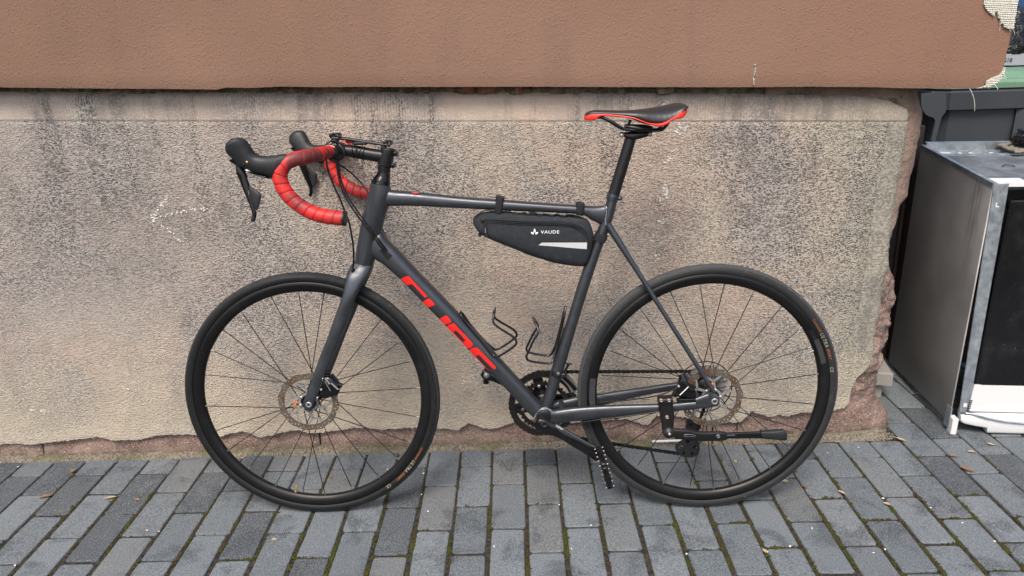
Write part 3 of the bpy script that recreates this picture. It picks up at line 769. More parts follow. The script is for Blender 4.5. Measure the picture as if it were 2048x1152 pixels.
flakes('scrape_mark', 'flake', [(926,768),(948,748)], .006, 900, .0025, 42, .5)
flakes('scrape_mark', 'flake', [(60,818),(92,824)], .004, 700, .003, 43, .5)
flakes('scrape_mark', 'flake', [(240,784),(256,776)], .005, 800, .003, 44, .5)
sc = MB(); r = random.Random(5)
for i in range(30):
    t = r.random(); a = onY(1510 - 3*t + r.gauss(0, .7), 130 + 38*t, FY); s = r.uniform(.0006, .0016)
    sc.rings([[(a.x + s*c_, FY - .0005, a.z + 2.2*s*d_) for c_, d_ in ((-1,0),(0,-1),(1,0),(0,1))], [(a.x + s*c_, FY - .0032, a.z + 2.2*s*d_) for c_, d_ in ((-1,0),(0,-1),(1,0),(0,1))]], (False, True), smooth=False)
sc.build('scratch', M['flake'], house)
# ================================================================ THE BICYCLE (built in its own frame, then stood leaning against the wall)
bike = empty('bicycle'); bike.matrix_world = BIKE_M
tag(bike, 'dark grey road bicycle with red bar tape leaning against the stone plinth', 'bicycle')
Yv = Vector((0, 1, 0))
HX, HZ = 0.0, WR; RX, RZ = WB, WR

# ---------------------------------------------------------------- wheels
def spoke_mesh(phi, side, lead, hubr, wside):
    mb = MB()
    p1 = Vector((.2885*math.cos(phi), side*.003, .2885*math.sin(phi)))
    ha = phi + lead*1.05
    p0 = Vector((hubr*math.cos(ha), wside, hubr*math.sin(ha)))
    d = (p1-p0).normalized()
    mb.tube([p0, p1 - d*.008], .00120, 6)
    mb.tube([p1 - d*.009, p1 + d*.002], .0021, 7, m=1)
    return mb
def make_wheel(name, cx, cz, text_a, valve_a, off, rear=False, sticker_a=None):
    wh = empty(name, (cx, 0, cz), bike)
    t = MB(); prof = []
    for k in range(22):
        a = math.radians(-128 + 256*k/21); prof.append((.3245 + .0145*math.cos(a), .0142*math.sin(a)))
    N = 160
    i0 = 6; i1 = 15
    def rings_of(pf): return [[Vector((r*math.cos(2*PI*k/N), y, r*math.sin(2*PI*k/N))) for k in range(N)] for r, y in pf]
    t.rings(rings_of(prof[:i0+1]), (False, False), 1); t.rings(rings_of(prof[i1:]), (False, False), 1)
    tr = prof[i0:i1+1]; tr = [(r + .0004, y) for r, y in tr]
    t.rings(rings_of([prof[i0]] + tr + [prof[i1]]), (False, False), 0)
    t.build('tyre', [M['tread2'], M['side2']] if rear else [M['tread'], M['side']], wh)
    rm = MB(); rp = [(.3172, -.0088), (.3160, -.0100), (.3115, -.0118), (.3070, -.0122), (.2975, -.0112), (.2905, -.0070), (.2885, -.0030), (.2885, .0030), (.2905, .0070), (.2975, .0112), (.3070, .0122), (.3115, .0118), (.3160, .0100), (.3172, .0088)]
    rm.lathe_y(rp, 160, closed=True); rm.build('rim', M['rim'], wh)
    hb = MB(); fl = .030 if not rear else .028
    hb.lathe_y([(.0, -.049), (.011, -.049), (.012, -.036), (.012, -.037), (.0275, -.0365), (.0285, -.034), (.0235, -.030), (.013, -.027), (.0115, -.012), (.0115, .012), (.013, .026), (.0225, .029), (.0235, .0305), (.0225, .032), (.012, .034), (.011, .049), (0, .049)] if not rear else
               [(.0, -.066), (.012, -.066), (.013, -.048), (.020, -.046), (.0245, -.043), (.0255, -.041), (.0245, -.038), (.014, -.034), (.012, -.012), (.013, .010), (.0225, .018), (.0235, .0195), (.0225, .021), (.017, .024), (.017, .062), (0, .066)], 40)
    hb.build('hub', M['black'], wh)
    n = 24; shared = {}
    for i in range(n):
        key = i % 4; side = -1 if key in (0, 2) else 1; lead = 1 if key in (0, 1) else -1
        if key not in shared:
            ws = (-.0315 if not rear else -.040) if side < 0 else (.0305 if not rear else .0195)
            shared[key] = spoke_mesh(0, side, lead, .0215, ws).mesh('spoke', [M['spoke'], M['silver']])
        o = bpy.data.objects.new('spoke', shared[key]); C.objects.link(o); o.parent = wh
        a = 2*PI*i/n + off + lead*.02; o.rotation_euler = (0, -a, 0)
    vm = MB(); ca, sa = math.cos(valve_a), math.sin(valve_a)
    def rp_(r, y=0): return Vector((r*ca, y, r*sa))
    vm.tube([rp_(.292), rp_(.270), rp_(.268)], [.0027, .0027, .0018], 8); vm.tube([rp_(.268), rp_(.2605)], [.0022, .0012], 8)
    vm.tube([rp_(.2885), rp_(.2862)], .005, 8)
    vm.build('valve', M['brass' if not rear else 'silver'], wh)
    # tyre print, bent round the sidewall
    def print_on(txt, size, a0, rho, mat, spacing=1.0, shear=.25):
        me = text_mesh(txt, size, 0, spacing, shear, 'LEFT')
        bm = bmesh.new(); bm.from_mesh(me); bmesh.ops.subdivide_edges(bm, edges=[e for e in bm.edges if e.calc_length() > size*.35], cuts=2); bm.to_mesh(me); bm.free()
        mb = MB(); wd = max((v.co.x for v in me.vertices), default=0)
        def f(p):
            a = a0 - p.x/rho; rr = rho + p.y; yy = -.0142*math.sqrt(max(0, 1-((rr-.3245)/.0145)**2)) - .0006
            return Vector((rr*math.cos(a), yy, rr*math.sin(a)))
        mb.mesh_in(me, f); mb.build('tyre_print', M[mat], wh, fix=False); return a0 - (wd + size*.35)/rho
    a = print_on('Continental', .0085, text_a, .3185, 'orange', 1.0, .2)
    a = print_on('ULTRA', .0125, a, .3165, 'cream', 1.1)
    a = print_on('SPORT', .0095, a, .3175, 'orange', 1.1)
    a -= .055; a = print_on('C E', .011, a, .3165, 'cream', .8, 0)
    if sticker_a is not None:
        st = MB(); r0, r1 = .2965, .309; a0, a1 = sticker_a
        def q(rr, aa): return Vector((rr*math.cos(aa), -(.0112 + .0010*(rr-.2975)/.0095) - .0007, rr*math.sin(aa)))
        seg = 10
        for i in range(seg):
            u, v_ = a0 + (a1-a0)*i/seg, a0 + (a1-a0)*(i+1)/seg
            st.add([q(r0, u), q(r1, u), q(r1, v_), q(r0, v_)], [(0, 1, 2, 3)])
        st.build('rim_sticker', M['greyprint'], wh, fix=False)
    if rear:
        me = text_mesh('CUBE', .0125, 0, 1.15, 0, 'LEFT'); mb = MB(); a0 = sticker_a[1] + .10
        mb.mesh_in(me, lambda p: Vector(((.2972+p.y)*math.cos(a0 - p.x/.3), -.0128, (.2972+p.y)*math.sin(a0 - p.x/.3)))); mb.build('rim_lettering', M['greyprint'], wh, fix=False)
    return wh
wheel_f = make_wheel('front_wheel', HX, HZ, math.radians(-27), math.radians(-104.5), math.radians(3.0))
wheel_r = make_wheel('rear_wheel', RX, RZ, math.radians(37), math.radians(21), math.radians(7.0), True, (math.radians(14), math.radians(27)))
st = MB()                                                                   # matt sticker on the rear rim by the seat tube
for (a0, a1) in ((math.radians(172), math.radians(190)),):
    for i in range(10):
        u, v_ = a0 + (a1-a0)*i/10, a0 + (a1-a0)*(i+1)/10
        q = lambda rr, aa: Vector((rr*math.cos(aa), -(.0112 + .0010*(rr-.2975)/.0095) - .0007, rr*math.sin(aa)))
        st.add([q(.294, u), q(.309, u), q(.309, v_), q(.294, v_)], [(0, 1, 2, 3)])
st.build('rim_sticker', M['greyprint'], wheel_r, fix=False)
# brake rotors: wavy drilled ring on an angular carrier
def make_rotor(wh, y, a_off):
    R = .080; n = 180
    outer = [((R - .0012 + .0012*math.cos(12*t))*math.cos(t), (R - .0012 + .0012*math.cos(12*t))*math.sin(t)) for t in [2*PI*k/n for k in range(n)]]
    inn = circ(0, 0, .0630, 90)
    holes = []
    for k in range(12):
        for da, rr in ((0, .0757), (.11, .0722), (.22, .0692), (.33, .0752), (.43, .0705)):
            t = 2*PI*k/12 + da; holes.append(circ(rr*math.cos(t), rr*math.sin(t), .0021, 8))
    me = xy_mesh([outer, inn] + holes, .0009)
    mb = MB(); f = lambda p: Vector((p.x, y + p.z, p.y)); mb.mesh_in(me, f); ring = mb.build('brake_rotor', M['rotor'], wh)
    ring.rotation_euler = (0, -a_off, 0)
    sp = MB()
    def bar(a, b, w):
        a, b = Vector(a), Vector(b); d = (b-a).normalized(); nrm = Vector((-d.y, d.x))*w/2
        me = xy_mesh([[a-nrm, b-nrm, b+nrm, a+nrm]], .0008); sp.mesh_in(me, f)
    P = lambda r, a: (r*math.cos(a), r*math.sin(a))
    for k in range(6):
        t = 2*PI*k/6
        bar(P(.021, t), P(.0445, t + .36), .0068); bar(P(.0435, t + .32), P(.0675, t + .80), .0058); bar(P(.0440, t + .36), P(.0675, t + .04), .0048)
    me = xy_mesh([circ(0, 0, .0265, 40), circ(0, 0, .0205, 40)], .0008); sp.mesh_in(me, f)
    spo = sp.build('rotor_carrier', M['alu'], wh); spo.rotation_euler = (0, -a_off, 0)
    bo = MB()
    for k in range(6):
        t = 2*PI*k/6 + a_off
        bo.lathe_y([(0, y-.0035), (.0042, y-.0035), (.0048, y-.001), (.0048, y)], 10, c=(.0225*math.cos(t), 0, .0225*math.sin(t)))
    bo.build('rotor_bolt', M['alu'], wh)
make_rotor(wheel_f, -.0385, .35); make_rotor(wheel_r, -.0510, .1)
rb = MB(); rb.tube([B(588, 806, -.041) - Vector((HX, 0, HZ)), B(593, 800, -.042) - Vector((HX, 0, HZ)), B(590, 815, -.042) - Vector((HX, 0, HZ))], .0026, 6); rb.build('rotor_clip', M['rustbit'], wheel_f)
rb = MB(); rb.lathe_y([(0, -.056), (.0045, -.056), (.0045, -.052)], 12, c=B(1425, 769, -.054) - Vector((RX, -.054, RZ))); rb.build('rotor_clip', M['rustbit'], wheel_r)

# ---------------------------------------------------------------- frame
fr = MB()
# head tube
fr.pair([SP((742,364),(780,371),.0245), SP((737,384),(784,392),.0255), SP((730,413),(775,421),.0250), SP((722,446),(766,455),.0250), SP((714,490),(757,499),.0260), SP((709.5,523),(747,530.5),.0265)], 28, k=.985)
# down tube
fr.pair([SP((752,470),(722,505),.020), SP((764,463),(735,512),.0225), SP((777,480),(750,518),.0245), SP((801,503.5),(773,533.5),.0245), SP((836,541.5),(810,567),.0240), SP((880,586.5),(854,612.5),.0235), SP((920,628.5),(894.5,653.5),.0235),
         SP((1009,725.5),(985,748.5),.0225), SP((1078,801.5),(1056,824),.0215), SP((1098,822),(1078,844),.020)], 28, 2.5, k=.98)
# top tube
fr.pair([SP((760,374),(752,408),.016), SP((775,377.5),(765,413),.0185), SP((792,380.5),(786,412.5),.0185), SP((830,383.5),(829,412),.0180), SP((930,393.5),(929,417),.0175), SP((1036,401.5),(1035,422),.0170), SP((1110,407),(1109,425),.0165), SP((1150,409.5),(1149,427.5),.0165),
         SP((1172,411.2),(1168,430.5),.0160), SP((1190,412),(1182,439.5),.0155), SP((1207,410),(1197,447.5),.0150), SP((1220,404),(1211,455),.0140)], 24, 2.6, k=.98)
# seat tube
fr.pair([SP((1214.5,396),(1235,402.5),.0170), SP((1202,438),(1224,444),.0168), SP((1186,482),(1208,486),.0160), SP((1161.5,549),(1185.5,552),.0155), SP((1131,648),(1154,652),.0155), SP((1105,728),(1130,733),.0160), SP((1091,780),(1114,785),.0165), SP((1081,815),(1104,820),.0170)], 24, k=.98)
# bottom bracket shell
bb = B(1089, 846, -.075); BBX, BBZ = bb.x, bb.z
fr.lathe_y([(.014, -.034), (.0215, -.034), (.0225, -.031), (.0225, .031), (.0215, .034), (.014, .034)], 36, c=(BBX, 0, BBZ))
# stays
def stay(s):
    a, b = B(1215, 448, -.011), B(1428, 784, -.0695)
    if s > 0: a.y, b.y = -a.y, -b.y
    d = (b-a).normalized(); return a, b, Vector((0, 1, 0)).cross(d).normalized()
for s in (-1, 1):
    def SY(a, b, h, y): 
        p, q = B(*a, -y), B(*b, -y); p.y = s*y; q.y = s*y; return (p, q, h)
    # chainstay
    fr.pair([SY((1092,824),(1100,851),.014, .018), SY((1105.5,819.5),(1117,846),.0125,.027), SY((1152,814),(1154,842),.010,.034), SY((1205,811),(1207,836),.009,.040), SY((1260,809),(1261,829.5),.009,.050), SY((1316,807.5),(1317,824),.009,.060), SY((1349,805),(1350,821.5),.009,.064), SY((1410,799.5),(1412,815.5),.008,.068), SY((1424,799),(1426,814),.007,.069)], 20, 2.6, k=.97)
    # seatstay
    fr.pair([(SA + (SB-SA)*t + SU*r_, SA + (SB-SA)*t - SU*r_, r_) for SA, SB, SU in (stay(s),) for t, r_ in ((0, .0092), (.12, .0084), (.25, .0066), (.45, .0058), (1, .0056))], 16)
    # dropout
    c = B(1429, 803, -.072); c.y = s*.071
    fr.pair([(Vector((RX-.045, s*.070, RZ+.0085)), Vector((RX-.045, s*.070, RZ-.011)), .006), (Vector((RX-.012, s*.071, RZ+.021)), Vector((RX-.012, s*.071, RZ-.013)), .006), (Vector((RX+.004, s*.072, RZ+.020)), Vector((RX+.004, s*.072, RZ-.0145)), .0055), (Vector((RX+.0135, s*.072, RZ+.011)), Vector((RX+.0135, s*.072, RZ-.008)), .005)], 18, 2.6)
    # swept gusset between stay end and chainstay
    fr.tube([B(1420, 786, -.071) if s < 0 else Vector((B(1420,786,-.071).x, .071, B(1420,786,-.071).z)), Vector((RX-.004, s*.071, RZ+.010))], [.0075, .0090], 14)
# bridge between the chainstays
fr.tube([Vector((BBX+.048, -.030, BBZ+.012)), Vector((BBX+.048, .030, BBZ+.012))], .0075, 14)
frame = fr.build('frame', [M['frame']], bike)
# weld beads at the bottom bracket and the seat cluster
def bead(pts, r, seed, n=120):
    rr = random.Random(seed); mb = MB(); P, _ = smoothline([Vector(p) for p in pts], [0]*len(pts), 10)
    L = len(P)
    for i in range(L-1):
        for t in (0, .5):
            p = P[i].lerp(P[i+1], t); cushion(mb, p, r*rr.uniform(.85, 1.15), 1.0, rr)
    return mb.build('weld_bead', M['weld'], frame)
bead([B(1069,836,-.030), B(1074,826,-.031), B(1081,818.5,-.031), B(1088,815.5,-.030), B(1095,817,-.030), B(1102,821,-.031), B(1107,828,-.031), B(1109.5,837,-.031)], .0025, 1)
bead([B(1209,411,-.0135), B(1213,424,-.0160), B(1211,438,-.0165), B(1212,450,-.0165)], .0018, 2)
cap = MB(); cap.lathe_y([(0, -.0390), (.0140, -.0390), (.0175, -.0375), (.0182, -.034)], 30, c=(BBX, 0, BBZ)); cap.build('bottom_bracket_cup', M['black'], bike)
# cable port plate on the down tube
pp = MB()
def on_dt(px, py, lift=.0006):
    """point on the near face of the down tube seen at this place"""
    for y in [-.0245 + .0005*k for k in range(50)]:
        p = B(px, py, y); a, b = Vector((B(801,503.5).x, 0, B(801,503.5).z)), Vector((B(1078,801.5).x, 0, B(1078,801.5).z))
        a2, b2 = B(773,533.5), B(1056,824); o = (a+a2)/2; o2 = (b+b2)/2; d = (o2-o).normalized(); nrm = Vector((-d.z, 0, d.x))
        tt = (p-o).dot(d)/(o2-o).length; w_ = ((a-a2).length*(1-tt) + (b-b2).length*tt)/2*.98; hy = .0245 - .003*tt
        e = (p-o).dot(nrm)/w_
        if abs(e) >= 1: continue
        ys = -hy*(1-abs(e)**2.5)**(1/2.5)
        if p.y >= ys: return Vector((p.x, ys - lift, p.z))
    p = B(px, py, -.004); return p
port = [(759,501),(767,495.5),(785,511),(775.5,520)]
def decal(polys, nm, mat, par, lift=.0007):
    mb = MB()
    for poly in polys:
        sp = poly if isinstance(poly[0][0], (tuple, list)) else [poly]
        me = xy_mesh([[(x, -y) for x, y in q] for q in sp])
        bm = bmesh.new(); bm.from_mesh(me); bmesh.ops.triangulate(bm, faces=bm.faces)
        for _ in range(4):
            es = [e for e in bm.edges if e.calc_length() > 7]
            if not es: break
            bmesh.ops.subdivide_edges(bm, edges=es, cuts=1); bmesh.ops.triangulate(bm, faces=bm.faces)
        bm.to_mesh(me); bm.free()
        mb.mesh_in(me, lambda p: on_dt(p.x, -p.y, lift), smooth=True)
    return mb.build(nm, M[mat], par, fix=False)
decal([port], 'cable_port', 'black', frame, .0012)
def z7(pts): return [(780 + x/5.009, 540 + y/5.009) for x, y in pts]
L_ = [z7([(106,92),(130,76),(160,63),(188,62),(206,76),(225,100),(300,182),(372,258),(366,272),(350,277),(300,222),(225,141),(208,141),(190,150),(170,152),(138,120)]),
      z7([(326,320),(350,303),(385,284),(402,287),(425,312),(449,344),(438,355),(412,366),(388,376),(355,346)]),
      z7([(495,488),(530,468),(566,452),(590,480),(616,514),(600,527),(575,540),(552,549),(520,516)]),
      [z7([(568,568),(585,553),(615,538),(640,532),(655,545),(700,595),(765,662),(820,722),(831,742),(826,762),(808,776),(785,786),(762,768),(720,725),(660,663),(610,611)]), z7([(636,620),(650,610),(664,604),(700,640),(755,700),(750,712),(737,720),(712,702),(670,660)])],
      z7([(793,800),(815,786),(842,776),(865,774),(885,786),(930,835),(1000,905),(1062,972),(1058,986),(1042,994),(1010,965),(940,895),(895,849),(880,851),(864,860),(880,884),(940,952),(996,1008),(985,1006),(930,950),(860,878),(825,838)])]
for lt_ in L_: decal([lt_], 'frame_letter', 'red', frame)
tt_ = MB(); q = [B(823,384.5,-.012), B(838,385.2,-.012), B(836,387.5,-.0145), B(826,387,-.0145)]; tt_.add([p + Vector((0, -.0025, .0012)) for p in q], [(0, 1, 2, 3)]); tt_.build('top_tube_mark', M['red'], frame, fix=False)
hm = MB(); q = [(724,428),(729,425),(730,428),(725.5,439)]; hm.add([B(a, b, -.0235) for a, b in q], [(0, 1, 2, 3)]); hm.build('head_tube_mark', M['greyprint'], frame, fix=False)
# seat collar
sc_ = MB(); sc_.pair([SP((1215,385),(1238,391.5),.0185), SP((1213.5,390.5),(1236.5,397),.0192), SP((1212,398),(1234.5,404),.0185)], 24, sub=3)
sc_.box(B(1239, 396.5, -.004), (.012, .016, .010), bev=.002); sc_.lathe_y([(0, -.015), (.0045, -.015), (.0045, .015), (0, .015)], 12, c=Vector((B(1239.5,397.5,-.012).x, 0, B(1239.5,397.5,-.012).z)))
sc_.build('seat_collar', M['frame'], bike)

# ---------------------------------------------------------------- fork
fk = MB()
for s in (-1, 1):
    def SF(a, b, h, y):
        p, q = B(*a, -y), B(*b, -y); p.y = s*y; q.y = s*y; return (p, q, h)
    fk.pair([SF((706,524),(745,531),.012,.012), SF((698.5,535),(741,543),.014,.020), SF((692,552),(731,561),.0145,.033), SF((685,588),(713.5,596),.0135,.045), SF((668,637),(695,643),.0125,.049), SF((653.5,678),(677,684),.0115,.051), SF((638,717),(662,722),.0105,.053), SF((624,757),(646.5,762),.010,.055), SF((612,788),(634,793),.009,.057), SF((606.5,806),(628,811),.0075,.058), SF((609,819),(624,821),.006,.058)], 20, 2.7, k=.97)
fk.pair([SP((709,522.5),(747,530),.026), SP((706,530),(745,538),.030), SP((702,541),(739,549),.033), SP((699,553),(730,560),.030)], 24, 2.6, k=.98)
fork = fk.build('fork', M['frame'], bike)
ho = MB(); ho.tube([B(707,538,-.036), B(704.5,544,-.0365)], [.0042, .0034], 10); ho.build('hose_port', M['black'], fork)
ax = MB(); a0 = B(617.5, 809.5, -.066)
ax.lathe_y([(.0035, -.0675), (.0062, -.0685), (.0078, -.0675), (.0082, -.063)], 24, c=(a0.x, 0, a0.z)); ax.build('axle_cap', M['alu'], bike)
ax = MB(); ax.lathe_y([(0, -.0650), (.0036, -.0650), (.0036, -.0672)], 16, c=(a0.x, 0, a0.z)); ax.build('axle_socket', M['black'], bike)
a1 = B(1429.5, 803, -.078)
ax = MB(); ax.lathe_y([(.0040, -.0790), (.0068, -.0805), (.0084, -.0795), (.0090, -.074)], 24, c=(a1.x, 0, a1.z)); ax.build('axle_cap', M['alu'], bike)
ax = MB(); ax.lathe_y([(0, -.0770), (.0041, -.0770), (.0041, -.0790)], 16, c=(a1.x, 0, a1.z)); ax.build('axle_socket', M['black'], bike)

# ---------------------------------------------------------------- headset, spacers, stem
hs = MB()
hs.pair([SP((755.5,344),(780,347),.0165), SP((752,349),(780.5,353.5),.0180), SP((746.5,356),(780.5,363.5),.0225), SP((742.2,362.5),(780.3,370.5),.0246)], 28, sub=4); hs.build('headset_cone', M['gloss'], bike)
hs = MB()
for (a, b, c_, d) in (((755,330),(781,334.5),(755.2,335.6),(780.8,340)), ((755.2,336.2),(780.8,340.6),(755.5,343.4),(780.2,346.6))): hs.pair([SP(a, b, .0168), SP(c_, d, .0168)], 24, sub=1)
hs.build('headset_spacer', M['black'], bike)
sm_ = MB()
sm_.pair([SP((765.5,295.5),(789.5,298),.0185), SP((763,300),(790,303.5),.0195), SP((757,318),(786,322),.0195), SP((755,327),(783.5,334),.0190)], 24, 2.6, sub=4)
sm_.pair([SP((676,289.5),(674,314.5),.0170), SP((690,289.5),(688,313),.0165), SP((715,291.5),(712,317),.0165), SP((745,297),(741,322),.0175), SP((768,300),(764,326),.0175)], 24, 2.3, sub=4)
stem = sm_.build('stem', M['black'], bike)
sb = MB()
for (x, y) in ((790.5,308),(785.5,331.5)):
    p = B(x, y, -.008); sb.lathe_y([(.0022, -.012), (.0055, -.012), (.0058, -.010), (.0058, .012), (0, .012)], 14, c=(p.x, 0, p.z)); sb.box(p + Vector((-.006, .006, 0)), (.010, .018, .011), bev=.002)
sb.build('stem_bolt', M['black'], stem)
# face plate and bar clamp
hbc = B(677.5, 303, 0.0)
fp = MB(); fp.lathe_y([(.0160, -.026), (.0205, -.026), (.0215, -.023), (.0215, .023), (.0205, .026), (.0160, .026)], 32, c=(hbc.x, 0, hbc.z))
fp.lathe_y([(.0165, -.048), (.0172, -.047), (.0172, -.026)], 28, c=(hbc.x, 0, hbc.z)); fp.build('bar_clamp', M['plastic'], bike)
# computer mount across the stem: two ring ends and a stretched band
cmn = MB()
def ring_(px, py, y, rx, rz, n=20, r=.0024): return [B(px, py, y) + Vector((rx*math.cos(2*PI*k/n), .004*math.sin(4*PI*k/n), rz*math.sin(2*PI*k/n))) for k in range(n+1)]
cmn.pair([SP((664,273.5),(664,280.5),.010,-.004), SP((672,272.5),(671.5,279.5),.011,-.004), SP((700,275.5),(699.5,282),.009,-.004), SP((740,281.5),(739.5,288),.009,-.004), SP((768,286),(767.5,292),.011,-.004), SP((781,287.5),(780,294),.009,-.004)], 14, 3, sub=4)
cmn.tube(ring_(664.5, 272.5, -.006, .0058, .0042), .0023, 7); cmn.tube(ring_(676, 270.5, -.012, .0075, .0042), .0023, 7); cmn.tube(ring_(669, 270, .012, .012, .0036), .0022, 7)
cmn.tube(ring_(774.5, 287, -.009, .0075, .0050), .0026, 7); cmn.tube(ring_(779, 285.5, .010, .006, .0044), .0024, 7)
cmn.box(B(671, 284, -.002), (.014, .028, .016), bev=.003); cmn.box(B(768, 296, -.002), (.012, .024, .014), bev=.003); cmn.box(B(721, 286.5, -.008), (.034, .026, .008), bev=.003)
cmn.build('computer_mount', M['plastic'], bike)
rd = MB(); rd.box(B(701, 283, .012), (.020, .018, .008), bev=.002); rd.build('red_reflector', M['saddlered'], bike)
wr = MB()
wr.tube([B(705,288,-.004), B(704,300,-.019), B(708,318,-.012), B(716,321,-.006), B(712,300,-.019), B(710,288,-.006)], .0010, 6, sub=5)
wr.tube([B(709,287,-.006), B(717,305,-.019), B(727,321.5,-.011), B(726,305,-.019), B(730,291,-.008)], .0010, 6, sub=5)
wr.tube([B(726,291,-.010), B(716,308,-.020), B(712,319,-.012)], .0010, 6, sub=5)
wr.build('mount_cord', M['black'], bike)

# ---------------------------------------------------------------- handlebar, tape, hoods, levers
bar_px = [((663,303.5), -.050), ((655,304.5), -.075), ((640,308), -.120), ((622,311.5), -.165), ((603,315.5), -.192), ((583,320.5), -.203), ((568,331), -.207), ((560,349), -.209), ((564,370), -.210), ((577,391), -.211), ((597,409.5), -.212), ((625,425.5), -.213), ((650,432.5), -.214), ((674,435.8), -.215), ((689,437), -.216)]
bar_pts = [B(*p, y) for p, y in bar_px]
def side_of(p, s): return Vector((p.x, p.y*(-s), p.z)) if s > 0 else p
for s in (-1, 1):
    pts = [Vector((p.x, p.y if s < 0 else -p.y, p.z)) for p in bar_pts]
    P, _ = smoothline(pts, [0]*len(pts), 14)
    # overlapping wraps: the radius steps at each turn, leaving the wraps' slanting edges
    tp = MB(); ln = MB(); pl = MB(); acc = 0; rr = []; last = None; N = 20
    Ls = [0]
    for a, b in zip(P, P[1:]): Ls.append(Ls[-1] + (b-a).length)
    # resample evenly
    step = .0017; Q = []; k = 0; d = 0
    while d < Ls[-1]:
        while Ls[k+1] < d: k += 1
        Q.append(P[k].lerp(P[k+1], (d-Ls[k])/max(Ls[k+1]-Ls[k], 1e-9))); d += step
    up = None; rings_ = []; W = .0205; fr_ = []
    for i, p in enumerate(Q):
        t = (Q[min(i+1, len(Q)-1)] - Q[max(i-1, 0)]).normalized()
        if up is None: up = Vector((0, 0, 1))
        up = (up - t*up.dot(t)).normalized(); sd2 = t.cross(up); fr_.append((p, up.copy(), sd2.copy(), t.copy()))
        ring = []; s_len = i*step
        for j in range(N):
            a = 2*PI*j/N; ph = (s_len/W + j/N*.9*(-s)) % 1.0
            r0 = interp([(0, .0148), (.06, .0158), (.2, .0163), (1, .0163)], s_len) + .0010*(ph - .5) - .0013*math.exp(-(ph/.045)**2) - .0013*math.exp(-((1-ph)/.045)**2)
            ring.append(p + (up*math.cos(a) + sd2*math.sin(a))*r0)
        rings_.append(ring)
    tp.rings(rings_, (True, True))
    tape = tp.build('bar_tape', M['tape'], bike)
    if True:
        nt = int(len(Q)*step/W); wraps = MB(); pale = MB()
        for t_ in range(0, nt+1):
            pts_ = []
            for j in range(N+1):
                ph0 = t_ - (j/N*.9*(-s)); sl = ph0*W
                i = sl/step
                if i < 1 or i > len(Q)-2: continue
                p, u_, v_, tt2 = fr_[int(i)]; a = 2*PI*j/N; r0 = interp([(0, .0148), (.06, .0158), (.2, .0163), (1, .0163)], sl) + .00005
                pts_.append(p + tt2*((i-int(i))*step) + (u_*math.cos(a) + v_*math.sin(a))*r0)
            if len(pts_) > 3: (pale if t_ < 0 else wraps).tube(pts_, .00034, 5)
        for t_ in (0, .24, .48, .85):                                      # finishing turns by the clamp show a pale edge
            sl = .004 + t_*.018; p, u_, v_, tt2 = fr_[int(sl/step)]; r0 = .0152 + .0008*t_
            pale.tube([p + tt2*(.002*math.sin(a)) + (u_*math.cos(a) + v_*math.sin(a))*r0 for a in [2*PI*j/24 for j in range(25)]], .0005, 5)
        wraps.build('tape_edge', M['tapeline'], tape); pale.build('tape_finish', M['tapepale'], tape)
    ep = MB(); p, u_, v_, tt2 = fr_[-1]
    ep.tube([p + tt2*x for x in (-.002, .0, .003, .0042)], [.0168, .0172, .0165, .011], 22); ep.build('bar_end_plug', M['plastic'], bike)
ht = MB()                                                                      # bare bar under the clamp
ht.lathe_y([(.0, -.075), (.0140, -.075), (.0155, -.045), (.0155, .045), (.0140, .075), (0, .075)], 24, c=(hbc.x, 0, hbc.z)); ht.build('handlebar', M['black'], bike)
def mirror(mb, s):
    if s > 0: mb.v = [(x, -y, z) for x, y, z in mb.v]
YH = -.207
